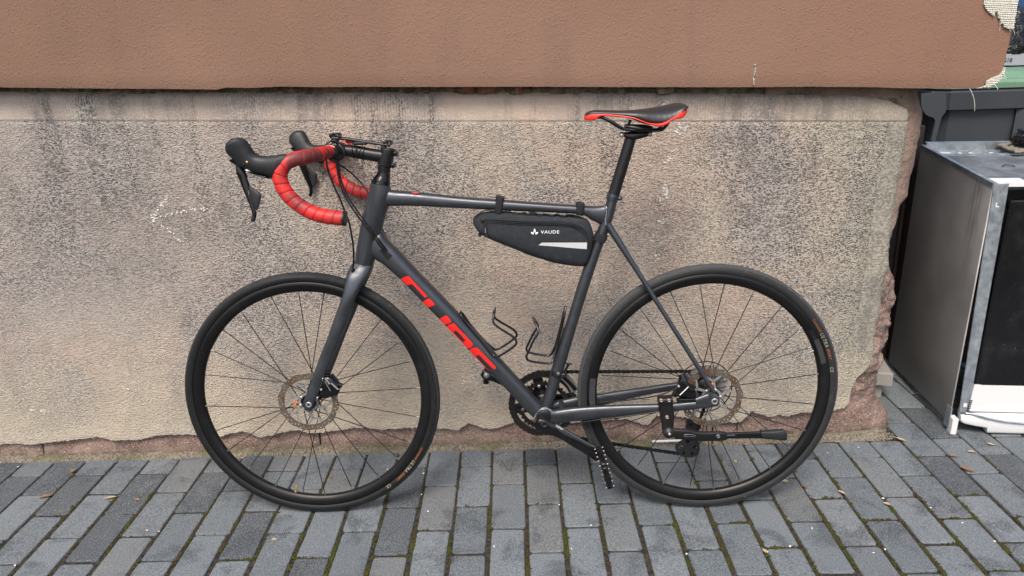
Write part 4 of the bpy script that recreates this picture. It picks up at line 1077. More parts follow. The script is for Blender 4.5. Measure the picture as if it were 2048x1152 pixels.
for s in (-1, 1):
    hd = MB(); T_ = YH; n_ = .006
    hd.pair([SP((578,309),(546,358),.0150,YH), SP((566,307.5),(541,355.5),.0175,YH), SP((548,310.5),(530,351.5),.0182,YH), SP((531,311.5),(514,348),.0182,YH-.001), SP((517,309.5),(499,342),.0180,YH-.002), SP((508,303.5),(484,336.5),.0178,YH-.004), SP((502.5,295),(472,325),.0172,YH-.006), SP((497.5,287.5),(461,314),.0168,YH-.008), SP((492,280.5),(453.5,306),.0165,YH-.010), SP((484,275.8),(451.2,297),.0155,YH-.012), SP((474,275.6),(452.5,289),.013,YH-.013), SP((465,277.5),(457,282.5),.006,YH-.013)], 22, 2.3, sub=5, k=.985)
    mirror(hd, s); hood = hd.build('brake_hood', M['rubber'], bike)
    sw = MB(); sw.pair([SP((478,312),(458,321),.010,YH-.006), SP((480,325),(463,324),.0098,YH-.006), SP((487,338),(474,330),.0095,YH-.005), SP((500,345),(487,338),.009,YH-.004), SP((520,352.5),(505,345),.011,YH-.002), SP((543,358),(530,350),.010,YH)], 14, 2.6, sub=4); mirror(sw, s); sw.build('hood_underside', M['gloss'], hood)
    pv = MB(); p = B(493.5, 324.5, YH-.0215); pv.lathe_y([(0, YH-.0235+.0015), (.0030, YH-.0230+.0015), (.0033, YH-.018)], 12, c=(p.x, 0, p.z)); mirror(pv, s); pv.build('pivot_pin', M['brass'], hood)
    pv = MB(); p = B(486.5, 329.5, YH-.0215); pv.lathe_y([(0, YH-.0215), (.0026, YH-.0213), (.0026, YH-.016)], 10, c=(p.x, 0, p.z)); mirror(pv, s); pv.build('pivot_hole', M['gloss'], hood)
    sg = MB(); sg.pair([SP((489,339.5),(500,345),.003,YH-.014), SP((492,337.8),(500,343.5),.003,YH-.014), SP((500,341),(501.5,345),.002,YH-.014)], 8, sub=2); mirror(sg, s); sg.build('lever_bracket', M['alu'], hood)
    lv = MB()
    lv.pair([SP((472,326),(486,336),.008,YH-.004), SP((472.5,343),(492,346),.0078,YH-.006), SP((478,357),(497.5,363),.0072,YH-.007), SP((487,380),(503,385),.0065,YH-.009), SP((496,402),(509,408),.0055,YH-.011), SP((503,420),(513,424),.0048,YH-.013), SP((504,432),(512.5,433),.0045,YH-.014), SP((501.5,439),(510.5,441),.0046,YH-.015), SP((504,443),(507.5,443.5),.003,YH-.015)], 14, 2.5, sub=5)
    mirror(lv, s); lever = lv.build('brake_lever', M['gloss'], bike)
    pd = MB(); pd.pair([SP((497.5,373),(500.5,371.5),.0028,YH-.0125), SP((498,384),(511,379.5),.0030,YH-.0135), SP((501,399),(521,386.5),.0030,YH-.0145), SP((505,411),(522,396),.0030,YH-.015), SP((511,419.5),(518,413),.0028,YH-.015), SP((513,421),(515,419),.002,YH-.015)], 10, 2.6, sub=4); mirror(pd, s); pd.build('shift_paddle', M['rubber'], lever)
    ed = MB(); ed.tube([B(495,355,YH-.0145), B(499,366,YH-.0150), B(501.5,371,YH-.0145)], .0008, 6); ed.tube([B(496.5,381,YH-.0145), B(501,401,YH-.0145), B(512,421,YH-.0150)], .0008, 6); mirror(ed, s); ed.build('lever_trim', M['alu'], lever)

# ---------------------------------------------------------------- cables and hoses
def cable(pts, r, name='cable', mat='black'):
    mb = MB(); mb.tube([B(a, b, y) for a, b, y in pts], r, 8, sub=6); return mb.build(name, M[mat], bike)
cable([(676,290,-.035),(670,284,-.05),(661,283,-.06),(650,291,-.065),(646.5,305,-.066),(650,312,-.06)], .0021)
cable([(673,315,-.040),(674,335,-.045),(679,362,-.048),(690,392,-.050),(707,420,-.052),(729,450,-.050),(750,478,-.042),(764,496,-.030),(775,510,-.020)], .0023)
cable([(676,314,-.036),(677.5,335,-.040),(682.5,360,-.043),(694,390,-.045),(711,417,-.047),(733,447,-.045),(754,475,-.038),(768,493,-.028),(778,506,-.018)], .0023)
cable([(651,312,-.070),(656,340,-.072),(668,372,-.070),(680,398,-.068),(690,424,-.064),(698,445,-.060),(704,475,-.054),(707,500,-.048),(707,525,-.042),(705,541,-.036)], .0024, 'brake_hose')
cable([(657,318,-.010),(672,326,.02),(695,340,.04),(715,358,.045),(735,384,.035),(748,415,.030),(762,452,.028),(771,472,.022),(778,484,.012)], .0021)
cable([(1130,851,-.026),(1180,842,-.042),(1240,834,-.058),(1300,826,-.068),(1340,818,-.070)], .0021, 'brake_hose')
cable([(1180,806,.020),(1250,801,.030),(1320,790,.040),(1352,776,.046)], .0018)
cable([(1385,833,.07),(1398,838,.075),(1410,845,.078),(1424,852,.075),(1425,866,.070),(1424,888,.065)], .0022)
cable([(1200,790,.03),(1300,800,.03)], .0007)
cl = MB(); cl.box(B(1232,835,-.054), (.012, .012, .006), bev=.001); cl.build('cable_clip', M['plastic'], bike)

# ---------------------------------------------------------------- seatpost and saddle
spm = MB(); spm.pair([SP((1249.5,276),(1272,281),.0136), SP((1230,340),(1253,345),.0136), SP((1215,389),(1238,395),.0136)], 26, sub=3, k=.98); spm.build('seatpost', M['black'], bike)
ch = MB()
ch.pair([SP((1241,263.5),(1240,268),.010), SP((1250,264.5),(1251,276),.014), SP((1262,263),(1261,281),.016), SP((1278,262),(1274,279),.016), SP((1293,262.5),(1292,274),.014), SP((1304,260),(1303,267),.010)], 18, 2.6, sub=4)
ch.pair([SP((1250,248.5),(1250,257),.020), SP((1262,248),(1263,262),.026), SP((1280,248.5),(1280,266),.028), SP((1294,250),(1294,262),.026), SP((1303,252),(1303,258),.020)], 16, 2.8, sub=3)
for (x0, y0, x1, y1) in ((1261,239.5,1252,262), (1303,256,1296,268)): ch.tube([B(x0, y0, 0), B(x1, y1, 0)], .0034, 8)
ch.build('saddle_clamp', M['black'], bike)
cb = MB()
for (x, y) in ((1243.5,270.5),(1300,268.5)):
    p = B(x, y, -.008); cb.lathe_y([(0, -.013), (.0050, -.013), (.0056, .013), (0, .013)], 12, c=(p.x, 0, p.z))
cb.build('clamp_barrel', M['alu'], bike)
rl = MB()
for s in (-1, 1):
    pts = [B(*p, -.022*k) for p, k in (((1192,235), .3), ((1206,235.5), .8), ((1222,243),1), ((1240,254),1), ((1252,259),1), ((1280,260.5),1), ((1318,260.5),1), ((1328,256),1.05), ((1337,245),1.3))]
    rl.tube([Vector((p.x, p.y*(-s), p.z)) for p in pts], .0036, 9, sub=4)
rl.build('saddle_rail', M['black'], bike)
Z5 = lambda x, y: (1160 + x/5.487, 195 + y/5.487)
stn = [(52,190,214,.010), (62,172,205,.016), (90,153,190,.020), (140,141,180,.0225), (200,136.5,184,.024), (300,138,188,.0255), (400,140.5,195,.027), (500,138.5,206,.030), (600,133,226,.036), (680,125,258,.045), (740,119,279,.053), (800,108,289,.060), (860,99,292,.066), (920,86,281,.070), (980,75,250,.072), (1040,65,212,.073), (1100,58,170,.072), (1150,60,132,.068), (1178,76,116,.058), (1183,92,106,.045)]
ST, SE, SH = [], [], []
for x, t, e, h in stn:
    a = B(*Z5(x, t), 0); b = B(*Z5(x, e), -h); a.x = a.x + (b.x - a.x)*interp([(900, 0), (1183, .85)], x); b.x = a.x; ST.append(a); SE.append(b); SH.append(h)
ST2, SH2 = smoothline(ST, SH, 5); SE2, _ = smoothline(SE, SH, 5)
sd_ = MB(); rings_ = []
for t, e, h in zip(ST2, SE2, SH2):
    ring = []
    for j in range(25):
        a = -PI/2 + PI*j/24; ca, sa = max(math.cos(a), 0), math.sin(a)
        z = e.z + (t.z - e.z)*ca**.75 - (.0025 if h > .05 and abs(sa) < .12 else 0)
        ring.append(Vector((t.x, h*math.copysign(abs(sa)**.9, sa), z)))
    for j in range(1, 12):
        f = j/12; ring.append(Vector((t.x, h*(1-2*f), e.z + .004*math.sin(PI*f))))
    rings_.append(ring)
sd_.rings(rings_, (True, True)); saddle = sd_.build('saddle', M['saddle'], bike)
sr = MB()
red = [(53,212,228,.011), (64,205,250,.016), (110,189,252,.021), (160,184,251,.0235), (185,184,238,.024), (230,185,207,.0245), (300,188,207,.0258), (400,195,213,.0273), (500,206,221,.0303), (600,226,239,.0363), (680,258,268,.0453), (740,279,291,.0533), (800,289,309,.0603), (850,292,320,.0655), (900,286,319,.0693), (960,262,294,.0718), (1000,238,264,.0728), (1050,205,240,.0735), (1075,186,240,.073), (1110,162,232,.072), (1150,131,212,.0685), (1176,116,170,.060)]
for s in (-1, 1):
    sec = []
    for x, t, b_, h in red:
        a = B(*Z5(x, t), -h); c_ = B(*Z5(x, b_), -h); c_.x = a.x
        y = s*(h - .0032); a.y = y; c_.y = y; sec.append((a + Vector((0, 0, .001)), c_, .0042))
    sr.pair(sec, 12, 4, sub=3)
nose = []
for x, t, b_, h in red[:6]:
    a = B(*Z5(x, t), -h); c_ = B(*Z5(x, b_), -h); c_.x = a.x; a.y = c_.y = 0; nose.append((a, c_ + Vector((0, 0, .003)), max(h - .005, .004)))
sr.pair(nose, 12, 3, sub=2); sr.build('saddle_base', M['saddlered'], saddle)
# ---------------------------------------------------------------- cranks, chainrings, pedals
YL = -.083
ck = MB()
ck.pair([SP((1079,836),(1068,852),.0085,YL), SP((1091,837),(1073,858.5),.0100,YL), SP((1103,842.5),(1082,863),.0100,YL), SP((1117,850),(1098,867.5),.0095,YL-.002), SP((1135,860.5),(1120,877),.0090,YL-.004), SP((1157,873),(1143,891),.0085,YL-.008), SP((1178,885),(1166,905),.0080,YL-.011), SP((1194,893.5),(1184,917),.0080,YL-.013), SP((1202,899),(1194,922),.0080,YL-.014), SP((1209,905),(1205,921),.006,YL-.014)], 20, 2.9, sub=5)
crank_l = ck.build('crank_arm', M['gloss'], bike)
cf = MB(); cf.pair([SP((1112,846.5),(1107,852),.0012,YL-.0098), SP((1135,861),(1126,869),.0012,YL-.0118), SP((1160,875.5),(1152,880),.0012,YL-.0150), SP((1182,888.5),(1176,891.5),.0012,YL-.0175), SP((1195,895),(1192,896.5),.0010,YL-.0200)], 8, 3, sub=3); cf.build('crank_facet', M['frame'], crank_l)
cc_ = B(1089, 849, YL-.012)
cx_ = MB(); cx_.lathe_y([(.0040, YL-.0085), (.0048, YL-.0115), (.0082, YL-.0118), (.0090, YL-.0105), (.0090, YL-.006)], 24, c=(cc_.x, 0, cc_.z)); cx_.lathe_y([(0, YL-.0088), (.0045, YL-.0088)], 16, c=(cc_.x, 0, cc_.z)); cx_.build('crank_bolt', M['plastic'], crank_l)
# maker's name along the arm
def text_between(txt, a, b, y, height, mat, par, name, shear=0.0, lift=0.0, spacing=1.0):
    me = text_mesh(txt, 1.0, 0, spacing, shear, 'LEFT'); xs = [v.co.x for v in me.vertices]; x0, x1 = min(xs), max(xs); ys = [v.co.y for v in me.vertices]; h = max(ys)
    A, D = B(*a, y), B(*b, y); d = D-A; up = Vector((-d.z, 0, d.x)).normalized()
    if up.z < 0: up = -up
    mb = MB(); mb.mesh_in(me, lambda p: A + d*((p.x-x0)/(x1-x0)) + up*(p.y/h*height) + Vector((0, -lift, 0)))
    return mb.build(name, M[mat], par, fix=False)
text_between('SHIMANO', (1111,853), (1129.5,864), YL-.0122, .0058, 'white', crank_l, 'crank_lettering', .1, 0, 1.05)
# right arm
pr_ = B(973, 751, .088); rr_ = MB()
ctr = Vector((BBX, .085, BBZ)); d = (pr_ - ctr); d.y = 0
ups = Vector((-d.z, 0, d.x)).normalized()
def rsec(t, w, h, y): c = ctr + d*t; c.y = y; return (c + ups*w, c - ups*w, h)
rr_.pair([rsec(-.06, .012, .007, .082), rsec(.06, .016, .009, .083), rsec(.4, .0125, .008, .087), rsec(.8, .011, .0075, .093), rsec(.95, .014, .0075, .096), rsec(1.03, .0145, .0075, .096), rsec(1.09, .008, .006, .096)], 18, 2.6, sub=5)
crank_r = rr_.build('crank_arm', M['gloss'], bike)
# spider and rings
ax_c = Vector((BBX, 0, BBZ))
def ring_plate(R, teeth, inner, y, th, name, mat, depth=.0048):
    out = []
    for k in range(teeth):
        a = 2*PI*k/teeth; w_ = 2*PI/teeth
        for f, r in ((-.5, R-depth), (-.28, R-depth*.75), (-.13, R), (.13, R), (.28, R-depth*.75)): out.append((r*math.cos(a+f*w_), r*math.sin(a+f*w_)))
    me = xy_mesh([out, circ(0, 0, inner, 72)], th/2); mb = MB(); mb.mesh_in(me, lambda p: Vector((ax_c.x + p.x, y + p.z, ax_c.z + p.y))); return mb.build(name, M[mat], bike)
RING = .0935
ring_plate(RING, 46, RING-.0165, .0475, .003, 'chainring', 'black'); ring_plate(RING-.0225, 34, RING-.037, .0400, .003, 'chainring', 'chain')
spd = MB(); a_sp = math.atan2(d.z, d.x)
for k in range(4):
    a = a_sp + .62 + k*PI/2
    u_ = Vector((math.cos(a), 0, math.sin(a))); v_ = Vector((-math.sin(a), 0, math.cos(a)))
    c0 = ax_c + Vector((0, .053, 0))
    spd.rings([[c0 + u_*r + v_*w2*q + Yv*(.004*e) for q, e in ((-1,-1),(1,-1),(1,1),(-1,1))] for r, w2 in ((.012, .022), (.03, .019), (.052, .015), (.080, .0125))], smooth=False)
spd.lathe_y([(0, .047), (.026, .047), (.028, .050), (.028, .058), (.020, .062), (0, .062)], 32, c=ax_c); spd.build('crank_spider', M['gloss'], crank_r)
bt = MB()
for k in range(4):
    a = a_sp + .62 + k*PI/2; bt.lathe_y([(.0016, .0352), (.0040, .0350), (.0046, .0365), (.0046, .041)], 12, c=ax_c + Vector((.0565*math.cos(a), 0, .0565*math.sin(a))))
bt.build('chainring_bolt', M['alu'], bike)
ab = MB(); ab.lathe_y([(0, .085), (.0045, .085), (.0062, .0875), (.0075, .0872), (.0085, .089)], 18, c=(pr_.x, 0, pr_.z)); ab.build('pedal_eye', M['alu'], crank_r)
# pedals
def make_pedal(P0, P1, upv, fwd):
    """flat pedal: P0 axle root, P1 outer end; upv along the platform"""
    pe = empty('pedal', (0, 0, 0), bike); axd = (P1-P0).normalized(); L = (P1-P0).length; upv = (upv - axd*upv.dot(axd)).normalized(); nrm = axd.cross(upv)
    R3 = Matrix((upv, nrm, axd)).transposed()
    b = MB(); c = P0.lerp(P1, .56)
    for sgn in (-1, 1):
        b.box(c + upv*(.036*sgn), (.012, .0155, L*.80), rot=R3, bev=.003)
    b.box(P0.lerp(P1, .19), (.062, .0135, .012), rot=R3, bev=.003); b.box(P0.lerp(P1, .95), (.066, .0135, .011), rot=R3, bev=.003)
    b.box(c, (.020, .0150, L*.84), rot=R3, bev=.004)
    b.build('pedal_body', M['gloss'], pe)
    a = MB(); a.tube([P0 - axd*.012, P0.lerp(P1, .98)], .0062, 12); a.tube([P0.lerp(P1, .95), P1 + axd*.002], [.0092, .0088], 14); a.build('pedal_axle', M['black'], pe)
    for i, (q, s_) in enumerate(((.22,-1),(.38,-1),(.55,-1),(.72,-1),(.92,-1),(.22,1),(.38,1),(.55,1),(.72,1),(.92,1))):
        for f in (-1, 1):
            pn = MB(); p = P0.lerp(P1, q) + upv*(.036*s_) + nrm*(.0072*f); pn.tube([p, p + nrm*(.0042*f)], .0017, 6); pn.build('grip_pin', M['silver'], pe)
    return pe
p0 = B(1201, 908, YL-.024); p1 = B(1215, 956, YL-.112)
vw = (p0.lerp(p1, .5) - CAM_B).normalized(); make_pedal(p0, p1, -vw + (p1-p0).normalized()*vw.dot((p1-p0).normalized()), None)
q0 = Vector((pr_.x, .112, pr_.z)); q1 = Vector((pr_.x - .002, .195, pr_.z)); make_pedal(q0, q1, Vector((.12, 0, 1)), None)

# ---------------------------------------------------------------- chain, cassette, derailleurs
def chain_run(pts, name='chain'):
    P, _ = smoothline([Vector(p) for p in pts], [0]*len(pts), 20); mb = MB(); Ls = [0]
    for a, b in zip(P, P[1:]): Ls.append(Ls[-1] + (b-a).length)
    pitch = .0127; d = 0; k = 0; i = 0
    def at(dd):
        nonlocal k
        dd = min(dd, Ls[-1]-1e-6); k = 0
        while Ls[k+1] < dd: k += 1
        return P[k].lerp(P[k+1], (dd-Ls[k])/max(Ls[k+1]-Ls[k], 1e-9))
    while d < Ls[-1] - pitch:
        a, b = at(d), at(d+pitch); u_ = (b-a).normalized(); n_ = Yv.cross(u_).normalized(); yo = .0030 if i % 2 == 0 else .0019
        for sg in (-1, 1):
            out = []
            for t, h in ((-.30, .0020), (-.18, .0036), (0, .0042), (.2, .0036), (.5, .0026), (.8, .0036), (1, .0042), (1.18, .0036), (1.30, .0020)):
                out.append((t, h))
            top = [a + u_*(pitch*t) + n_*h + Yv*(sg*yo) for t, h in out]; bot = [a + u_*(pitch*t) - n_*h + Yv*(sg*yo) for t, h in out]
            ring = top + bot[::-1]; mb.rings([ring, [p + Yv*(sg*.0009) for p in ring]], smooth=False)
        mb.tube([a - Yv*.0034, a + Yv*.0034], .0023, 7); d += pitch; i += 1
    return mb.build(name, M['chain'], bike)
YC = .0445
cs_c = Vector((RX, 0, RZ)); csr = .036
ang_t = 1.62
top_f = ax_c + Vector((.0935*math.cos(1.70), YC+.003, .0935*math.sin(1.70))); top_r = cs_c + Vector((csr*math.cos(1.70), YC, csr*math.sin(1.70)))
PU = B(1377, 893, .062); PG = B(1383, 843, .062); PU.y = PG.y = YC
bot_f = ax_c + Vector((.091*math.cos(-1.35), YC+.003, .091*math.sin(-1.35)))
chain_run([top_f, top_f.lerp(top_r, .35), top_f.lerp(top_r, .7), top_r] + [cs_c + Vector((csr*math.cos(a), YC, csr*math.sin(a))) for a in (1.3, .7, .1, -.5, -.9)] + [PG + Vector((.018, 0, .012)), PG + Vector((.016, 0, -.012)), PU + Vector((-.012, 0, .016)), PU + Vector((-.014, 0, -.006)), PU + Vector((-.004, 0, -.016)), PU + Vector((-.03, 0, -.012)), bot_f.lerp(PU, .5) + Vector((0, 0, -.010)), bot_f] +
          [ax_c + Vector((.091*math.cos(-1.35 - t), YC+.003, .091*math.sin(-1.35 - t))) for t in (.5, 1.1, 1.7, 2.3, 2.8)] + [top_f])
cas = MB()
for i, (R, T) in enumerate(((.058, 28), (.052, 25), (.047, 23), (.043, 21), (.039, 19), (.035, 17), (.031, 15), (.027, 13), (.0245, 12), (.023, 11))):
    out = []
    for k in range(T):
        a = 2*PI*k/T; w_ = 2*PI/T
        for f, r in ((-.5, R-.005), (-.16, R), (.16, R), (.34, R-.004)): out.append((r*math.cos(a+f*w_), r*math.sin(a+f*w_)))
    me = xy_mesh([out, circ(0, 0, max(R-.016, .017), 30)], .0009); y = .0265 + i*.0036
    cas.mesh_in(me, lambda p: Vector((RX + p.x, y + p.z, RZ + p.y)))
cas.build('cassette', M['alu'], bike)
dk = MB(); dk.tube([cs_c + Vector((.0715*math.cos(a), .022, .0715*math.sin(a))) for a in [2*PI*k/64 for k in range(65)]], .0016, 6); dk.tube([cs_c + Vector((.060*math.cos(a), .022, .060*math.sin(a))) for a in [2*PI*k/64 for k in range(65)]], .0008, 5)
for k in range(6):
    a = 2*PI*k/6 + .3; dk.tube([cs_c + Vector((.03*math.cos(a), .022, .03*math.sin(a))), cs_c + Vector((.0715*math.cos(a), .022, .0715*math.sin(a)))], .0012, 5)
dk.build('spoke_guard', M['plastic'], bike)
# rear derailleur
rdm = MB()
def plate_between(a, b, wa, wb, y, th, mb, n=10):
    dd = (b-a); dd.y = 0; ang = math.atan2(dd.z, dd.x); L = dd.length
    pts = [(wa*math.cos(t), wa*math.sin(t)) for t in [PI/2 + PI*k/n for k in range(n+1)]] + [(L + wb*math.cos(t), wb*math.sin(t)) for t in [-PI/2 + PI*k/n for k in range(n+1)]]
    me = xy_mesh([pts, circ(L*.5, 0, min(wa, wb)*.45, 8), circ(L*.28, 0, min(wa, wb)*.35, 8)], th/2)
    mb.mesh_in(me, lambda p: Vector((a.x + p.x*math.cos(ang) - p.y*math.sin(ang), y + p.z, a.z + p.x*math.sin(ang) + p.y*math.cos(ang))))
plate_between(PG, PU, .015, .017, YC+.009, .002, rdm)
hang = Vector((RX+.006, .073, RZ-.030))
rdm.box(Vector((RX+.002, .072, RZ-.018)), (.018, .006, .040), bev=.002)
rdm.pair([(hang + Vector((0, -.004, .012)), hang + Vector((0, -.004, -.012)), .010), (hang.lerp(PG, .5) + Vector((-.004, .008, .013)), hang.lerp(PG, .5) + Vector((-.004, .008, -.016)), .013), (PG + Vector((0, .012, .015)), PG + Vector((0, .012, -.015)), .009)], 14, 2.6, sub=4)
rdm.build('rear_derailleur', M['plastic'], bike)
cgp = MB(); yy = YC - .0115
out = [(lambda p: (p.x, p.z))(B(x, y, yy)) for x, y in ((1349,893),(1356,884),(1366,879),(1370,862),(1374,838),(1388,836),(1393,850),(1392,868),(1397,884),(1400,898),(1396,910),(1384,915),(1366,914),(1354,906))]
hl = [[(lambda p: (p.x, p.z))(B(x + r*math.cos(t), y + r*.94*math.sin(t), yy)) for t in [2*PI*k/9 for k in range(9)]] for x, y, r in ((1362,894,4),(1376,882,4.5),(1390,894,4),(1384,907,3.5),(1367,906,3.2),(1381,862,3.5),(1381,849,3))]
me = xy_mesh([out] + hl, .0011); cgp.mesh_in(me, lambda p: Vector((p.x, yy + p.z, p.y))); cgp.build('derailleur_cage_plate', M['plastic'], bike)
jw = MB()
for c in (PG, PU):
    out = []
    for k in range(11):
        a = 2*PI*k/11
        for f, r in ((-.3, .0165), (-.12, .0215), (.12, .0215), (.3, .0165)): out.append((r*math.cos(a+f*.57), r*math.sin(a+f*.57)))
    hl = [circ(.0105*math.cos(k*2*PI/5), .0105*math.sin(k*2*PI/5), .0035, 8) for k in range(5)]
    me = xy_mesh([out] + hl, .0022); jw.mesh_in(me, lambda p: Vector((c.x + p.x, YC + p.z, c.z + p.y)))
    jw.lathe_y([(0, YC-.011), (.0045, YC-.011), (.0055, YC-.004)], 10, c=(c.x, 0, c.z))
jw.build('jockey_wheel', M['plastic'], bike)
# front derailleur: band, arm, bright cage
fd = MB(); fd.pair([SP((1103.5,738),(1127.5,744),.0195), SP((1102,742),(1127,748.5),.0205), SP((1100.5,747.5),(1125.5,753.5),.0195)], 22, sub=2)
fd.box(B(1124,750.5,-.010), (.022, .014, .013), bev=.003); fd.tube([B(1130,752,.006), B(1131,740,.02), B(1137,729,.02)], .0035, 8); fd.tube([B(1128,755,.015), B(1138,764,.030), B(1150,778,.040)], .0055, 8); fd.tube([B(1132,727,.02), B(1144,728.5,.02)], .002, 6)
fd.build('front_derailleur', M['black'], bike)
fbz = MB(); p = B(1116.5, 748, -.021); fbz.lathe_y([(.0016, -.0235), (.0040, -.0235), (.0044, -.020), (.0044, -.014)], 12, c=(p.x, 0, p.z)); fbz.build('clamp_bolt', M['silver'], bike)
cg = MB()
for y in (.041, .056):
    o_, i_ = [], []
    for k in range(15):
        a = 1.22 - .80*k/14; o_.append(((RING+.013 - .004*k/14)*math.cos(a), (RING+.013 - .004*k/14)*math.sin(a))); i_.append(((RING-.004 - .006*k/14)*math.cos(a), (RING-.004 - .006*k/14)*math.sin(a)))
    me = xy_mesh([o_ + i_[::-1]], .0008); cg.mesh_in(me, lambda p: Vector((ax_c.x + p.x, y + p.z, ax_c.z + p.y)))
cg.build('derailleur_cage', M['steel'], bike)
# ---------------------------------------------------------------- disc brake calipers
def caliper(pairs, y, name='brake_caliper'):
    mb = MB(); mb.pair([SP(a, b, h, y) for a, b, h in pairs], 16, 3, sub=3); return mb
c1 = caliper([((647,752),(636,770),.009), ((657,750),(640,790),.013), ((668,755),(650,796),.015), ((679,765),(664,792),.013), ((684,770),(677,788),.008)], -.046)
c1.tube([B(651,745,-.054), B(661,745,-.050)], [.006, .005], 10); c1.tube([B(663,748,-.05), B(675,763,-.05)], .0045, 8); c1.tube([B(677,768,-.056), B(685,772,-.056)], [.0055, .0060], 10)
c1.pair([SP((634,782),(632,797),.004,-.048), SP((650,774),(646,786),.004,-.046)], 8, 3, sub=1)
cal_f = c1.build('brake_caliper', M['gloss'], bike)
cm = MB()
for a, b, w_ in (((650,756),(659,768),.0026), ((650,763),(661,782),.0010), ((662,766),(676,779),.0022), ((668,774),(679,779),.0008)): cm.tube([B(*a, -.0625), B(*b, -.0625)], w_, 6)
cm.build('caliper_mark', M['alu'], cal_f)
cm = MB()
for k in range(7):
    p = B(634.5 + 1.8*k, 788 - 4.4*k, -.0605); cm.box(p, (.0022, .0012, .0016))
for (x, y) in ((635,795.5),(645.5,757),(642.5,779.5)):
    p = B(x, y, -.060); cm.lathe_y([(0, -.0625), (.0026, -.0625), (.003, -.058)], 8, c=(p.x, 0, p.z))
cm.build('caliper_bolt', M['alu'], cal_f)
c2 = caliper([((1352,779),(1351,788),.008), ((1360,752),(1357,793),.013), ((1367,750),(1371,795),.016), ((1377,765),(1383,797),.016), ((1388,771),(1392,797),.010)], -.060)
c2.tube([B(1354,790,-.066), B(1347,786,-.066)], [.0075, .0095], 12); c2.tube([B(1363,748,-.06), B(1369,762,-.066)], [.009, .010], 10); c2.box(B(1381,800,-.066), (.070, .014, .010), bev=.002)
cal_r = c2.build('brake_caliper', M['gloss'], bike)
cm = MB(); cm.tube([B(1359.5,790.5,-.0785), B(1377,773.5,-.0785)], .0011, 6)
for k in range(5): cm.box(B(1366 + 2.2*k, 784.5 - 2.2*k, -.0785), (.0016, .0012, .0028))
cm.build('caliper_mark', M['white'], cal_r)
cm = MB()
for (x, y, r_) in ((1367,802,.0048),(1395,798.5,.0048)):
    p = B(x, y, -.068); cm.lathe_y([(0, -.072), (r_*.8, -.072), (r_, -.066)], 10, c=(p.x, 0, p.z))
p = B(1357, 772, -.070); cm.lathe_y([(0, -.076), (.0028, -.076), (.0034, -.068)], 8, c=(p.x, 0, p.z)); cm.build('caliper_bolt', M['alu'], cal_r)

# ---------------------------------------------------------------- kickstand, folded up
ks = empty('kickstand', (0, 0, 0), bike); YK = -.090
k1 = MB(); k1.pair([SP((1316,795),(1316,808),.014,YK+.012), SP((1330,793),(1330,808.5),.0145,YK+.012), SP((1344,792),(1344.5,807),.014,YK+.012)], 14, 5, sub=2); k1.pair([SP((1317,807),(1345,806),.010,YK+.008), SP((1319,827),(1348,826),.010,YK+.008), SP((1322,840),(1348,839),.0085,YK+.006), SP((1324,857),(1346,856),.0075,YK+.004), SP((1327,871),(1345,870),.0065,YK+.003)], 16, 4, sub=4)
k1.build('clamp_block', M['black'], ks)
k2 = MB()
for (x, y) in ((1322,800.5),(1337.5,800.5),(1334,834)):
    p = B(x, y, YK-.004); k2.lathe_y([(.0014, p.y-.003), (.0030, p.y-.0045), (.0040, p.y-.004), (.0044, p.y+.002)], 12, c=(p.x, 0, p.z))
k2.build('clamp_screw', M['screw'], ks)
k3 = MB(); p = B(1338.5, 867, YK-.010); k3.lathe_y([(0, YK-.0155), (.0046, YK-.0155), (.0052, YK-.013), (.0115, YK-.0120), (.0145, YK-.0085), (.0150, YK-.002), (.0150, YK+.006)], 30, c=(p.x, 0, p.z)); k3.build('pivot_disc', M['plastic'], ks)
k3 = MB(); k3.lathe_y([(0, YK-.0172), (.0030, YK-.0170), (.0038, YK-.0155)], 12, c=(p.x, 0, p.z)); k3.build('pivot_rivet', M['alu'], ks)
k4 = MB(); k4.pair([SP((1346,857),(1349,877),.0055,YK-.006), SP((1358,857.5),(1360,878),.0062,YK-.006), SP((1376,858.5),(1378,879.5),.0065,YK-.006), SP((1392,862),(1393,881),.0062,YK-.006), SP((1408,863.5),(1409,881.5),.0060,YK-.006), SP((1440,863),(1440,881),.0060,YK-.006), SP((1452,864.5),(1452,879),.0055,YK-.006), SP((1454,867),(1454,876.5),.004,YK-.006)], 16, 4, sub=4); leg_ = k4.build('stand_leg', M['black'], ks)
k5 = MB(); k5.pair([SP((1448,865.5),(1448,876.5),.0042,YK-.006), SP((1526,862.5),(1526,876),.0042,YK-.006)], 12, 5, sub=1); k5.build('stand_slider', M['gloss'], ks)
k5 = MB(); k5.pair([SP((1452,869.5),(1452,873),.0012,YK-.0100), SP((1470,869),(1470,872.6),.0012,YK-.0100)], 8, 4, sub=1); k5.build('slider_slot', M['frame'], ks)
k6 = MB(); k6.pair([SP((1521,861),(1522,876),.0085,YK-.006), SP((1540,860.5),(1541,877.5),.0088,YK-.006), SP((1562,858.5),(1563,879.5),.0090,YK-.006), SP((1569,859.5),(1570,880),.0088,YK-.006), SP((1573,866),(1573,879),.006,YK-.006)], 16, 3.4, sub=4); k6.build('rubber_foot', M['rubber'], ks)
k7 = MB(); p = B(1436, 872, YK-.012); k7.lathe_y([(.0018, YK-.0145), (.0036, YK-.0160), (.0048, YK-.0150), (.0052, YK-.0110)], 14, c=(p.x, 0, p.z)); k7.build('leg_bolt', M['silver'], ks)
k8 = MB(); el = [B(1380 + 12*math.cos(t), 872 + 3.2*math.sin(t) + .08*12*math.cos(t), YK-.0134) for t in [PI*.7 + 1.25*PI*k/20 for k in range(21)]]; k8.tube(el, .0005, 4); k8.build('logo_oval', M['alu'], leg_)
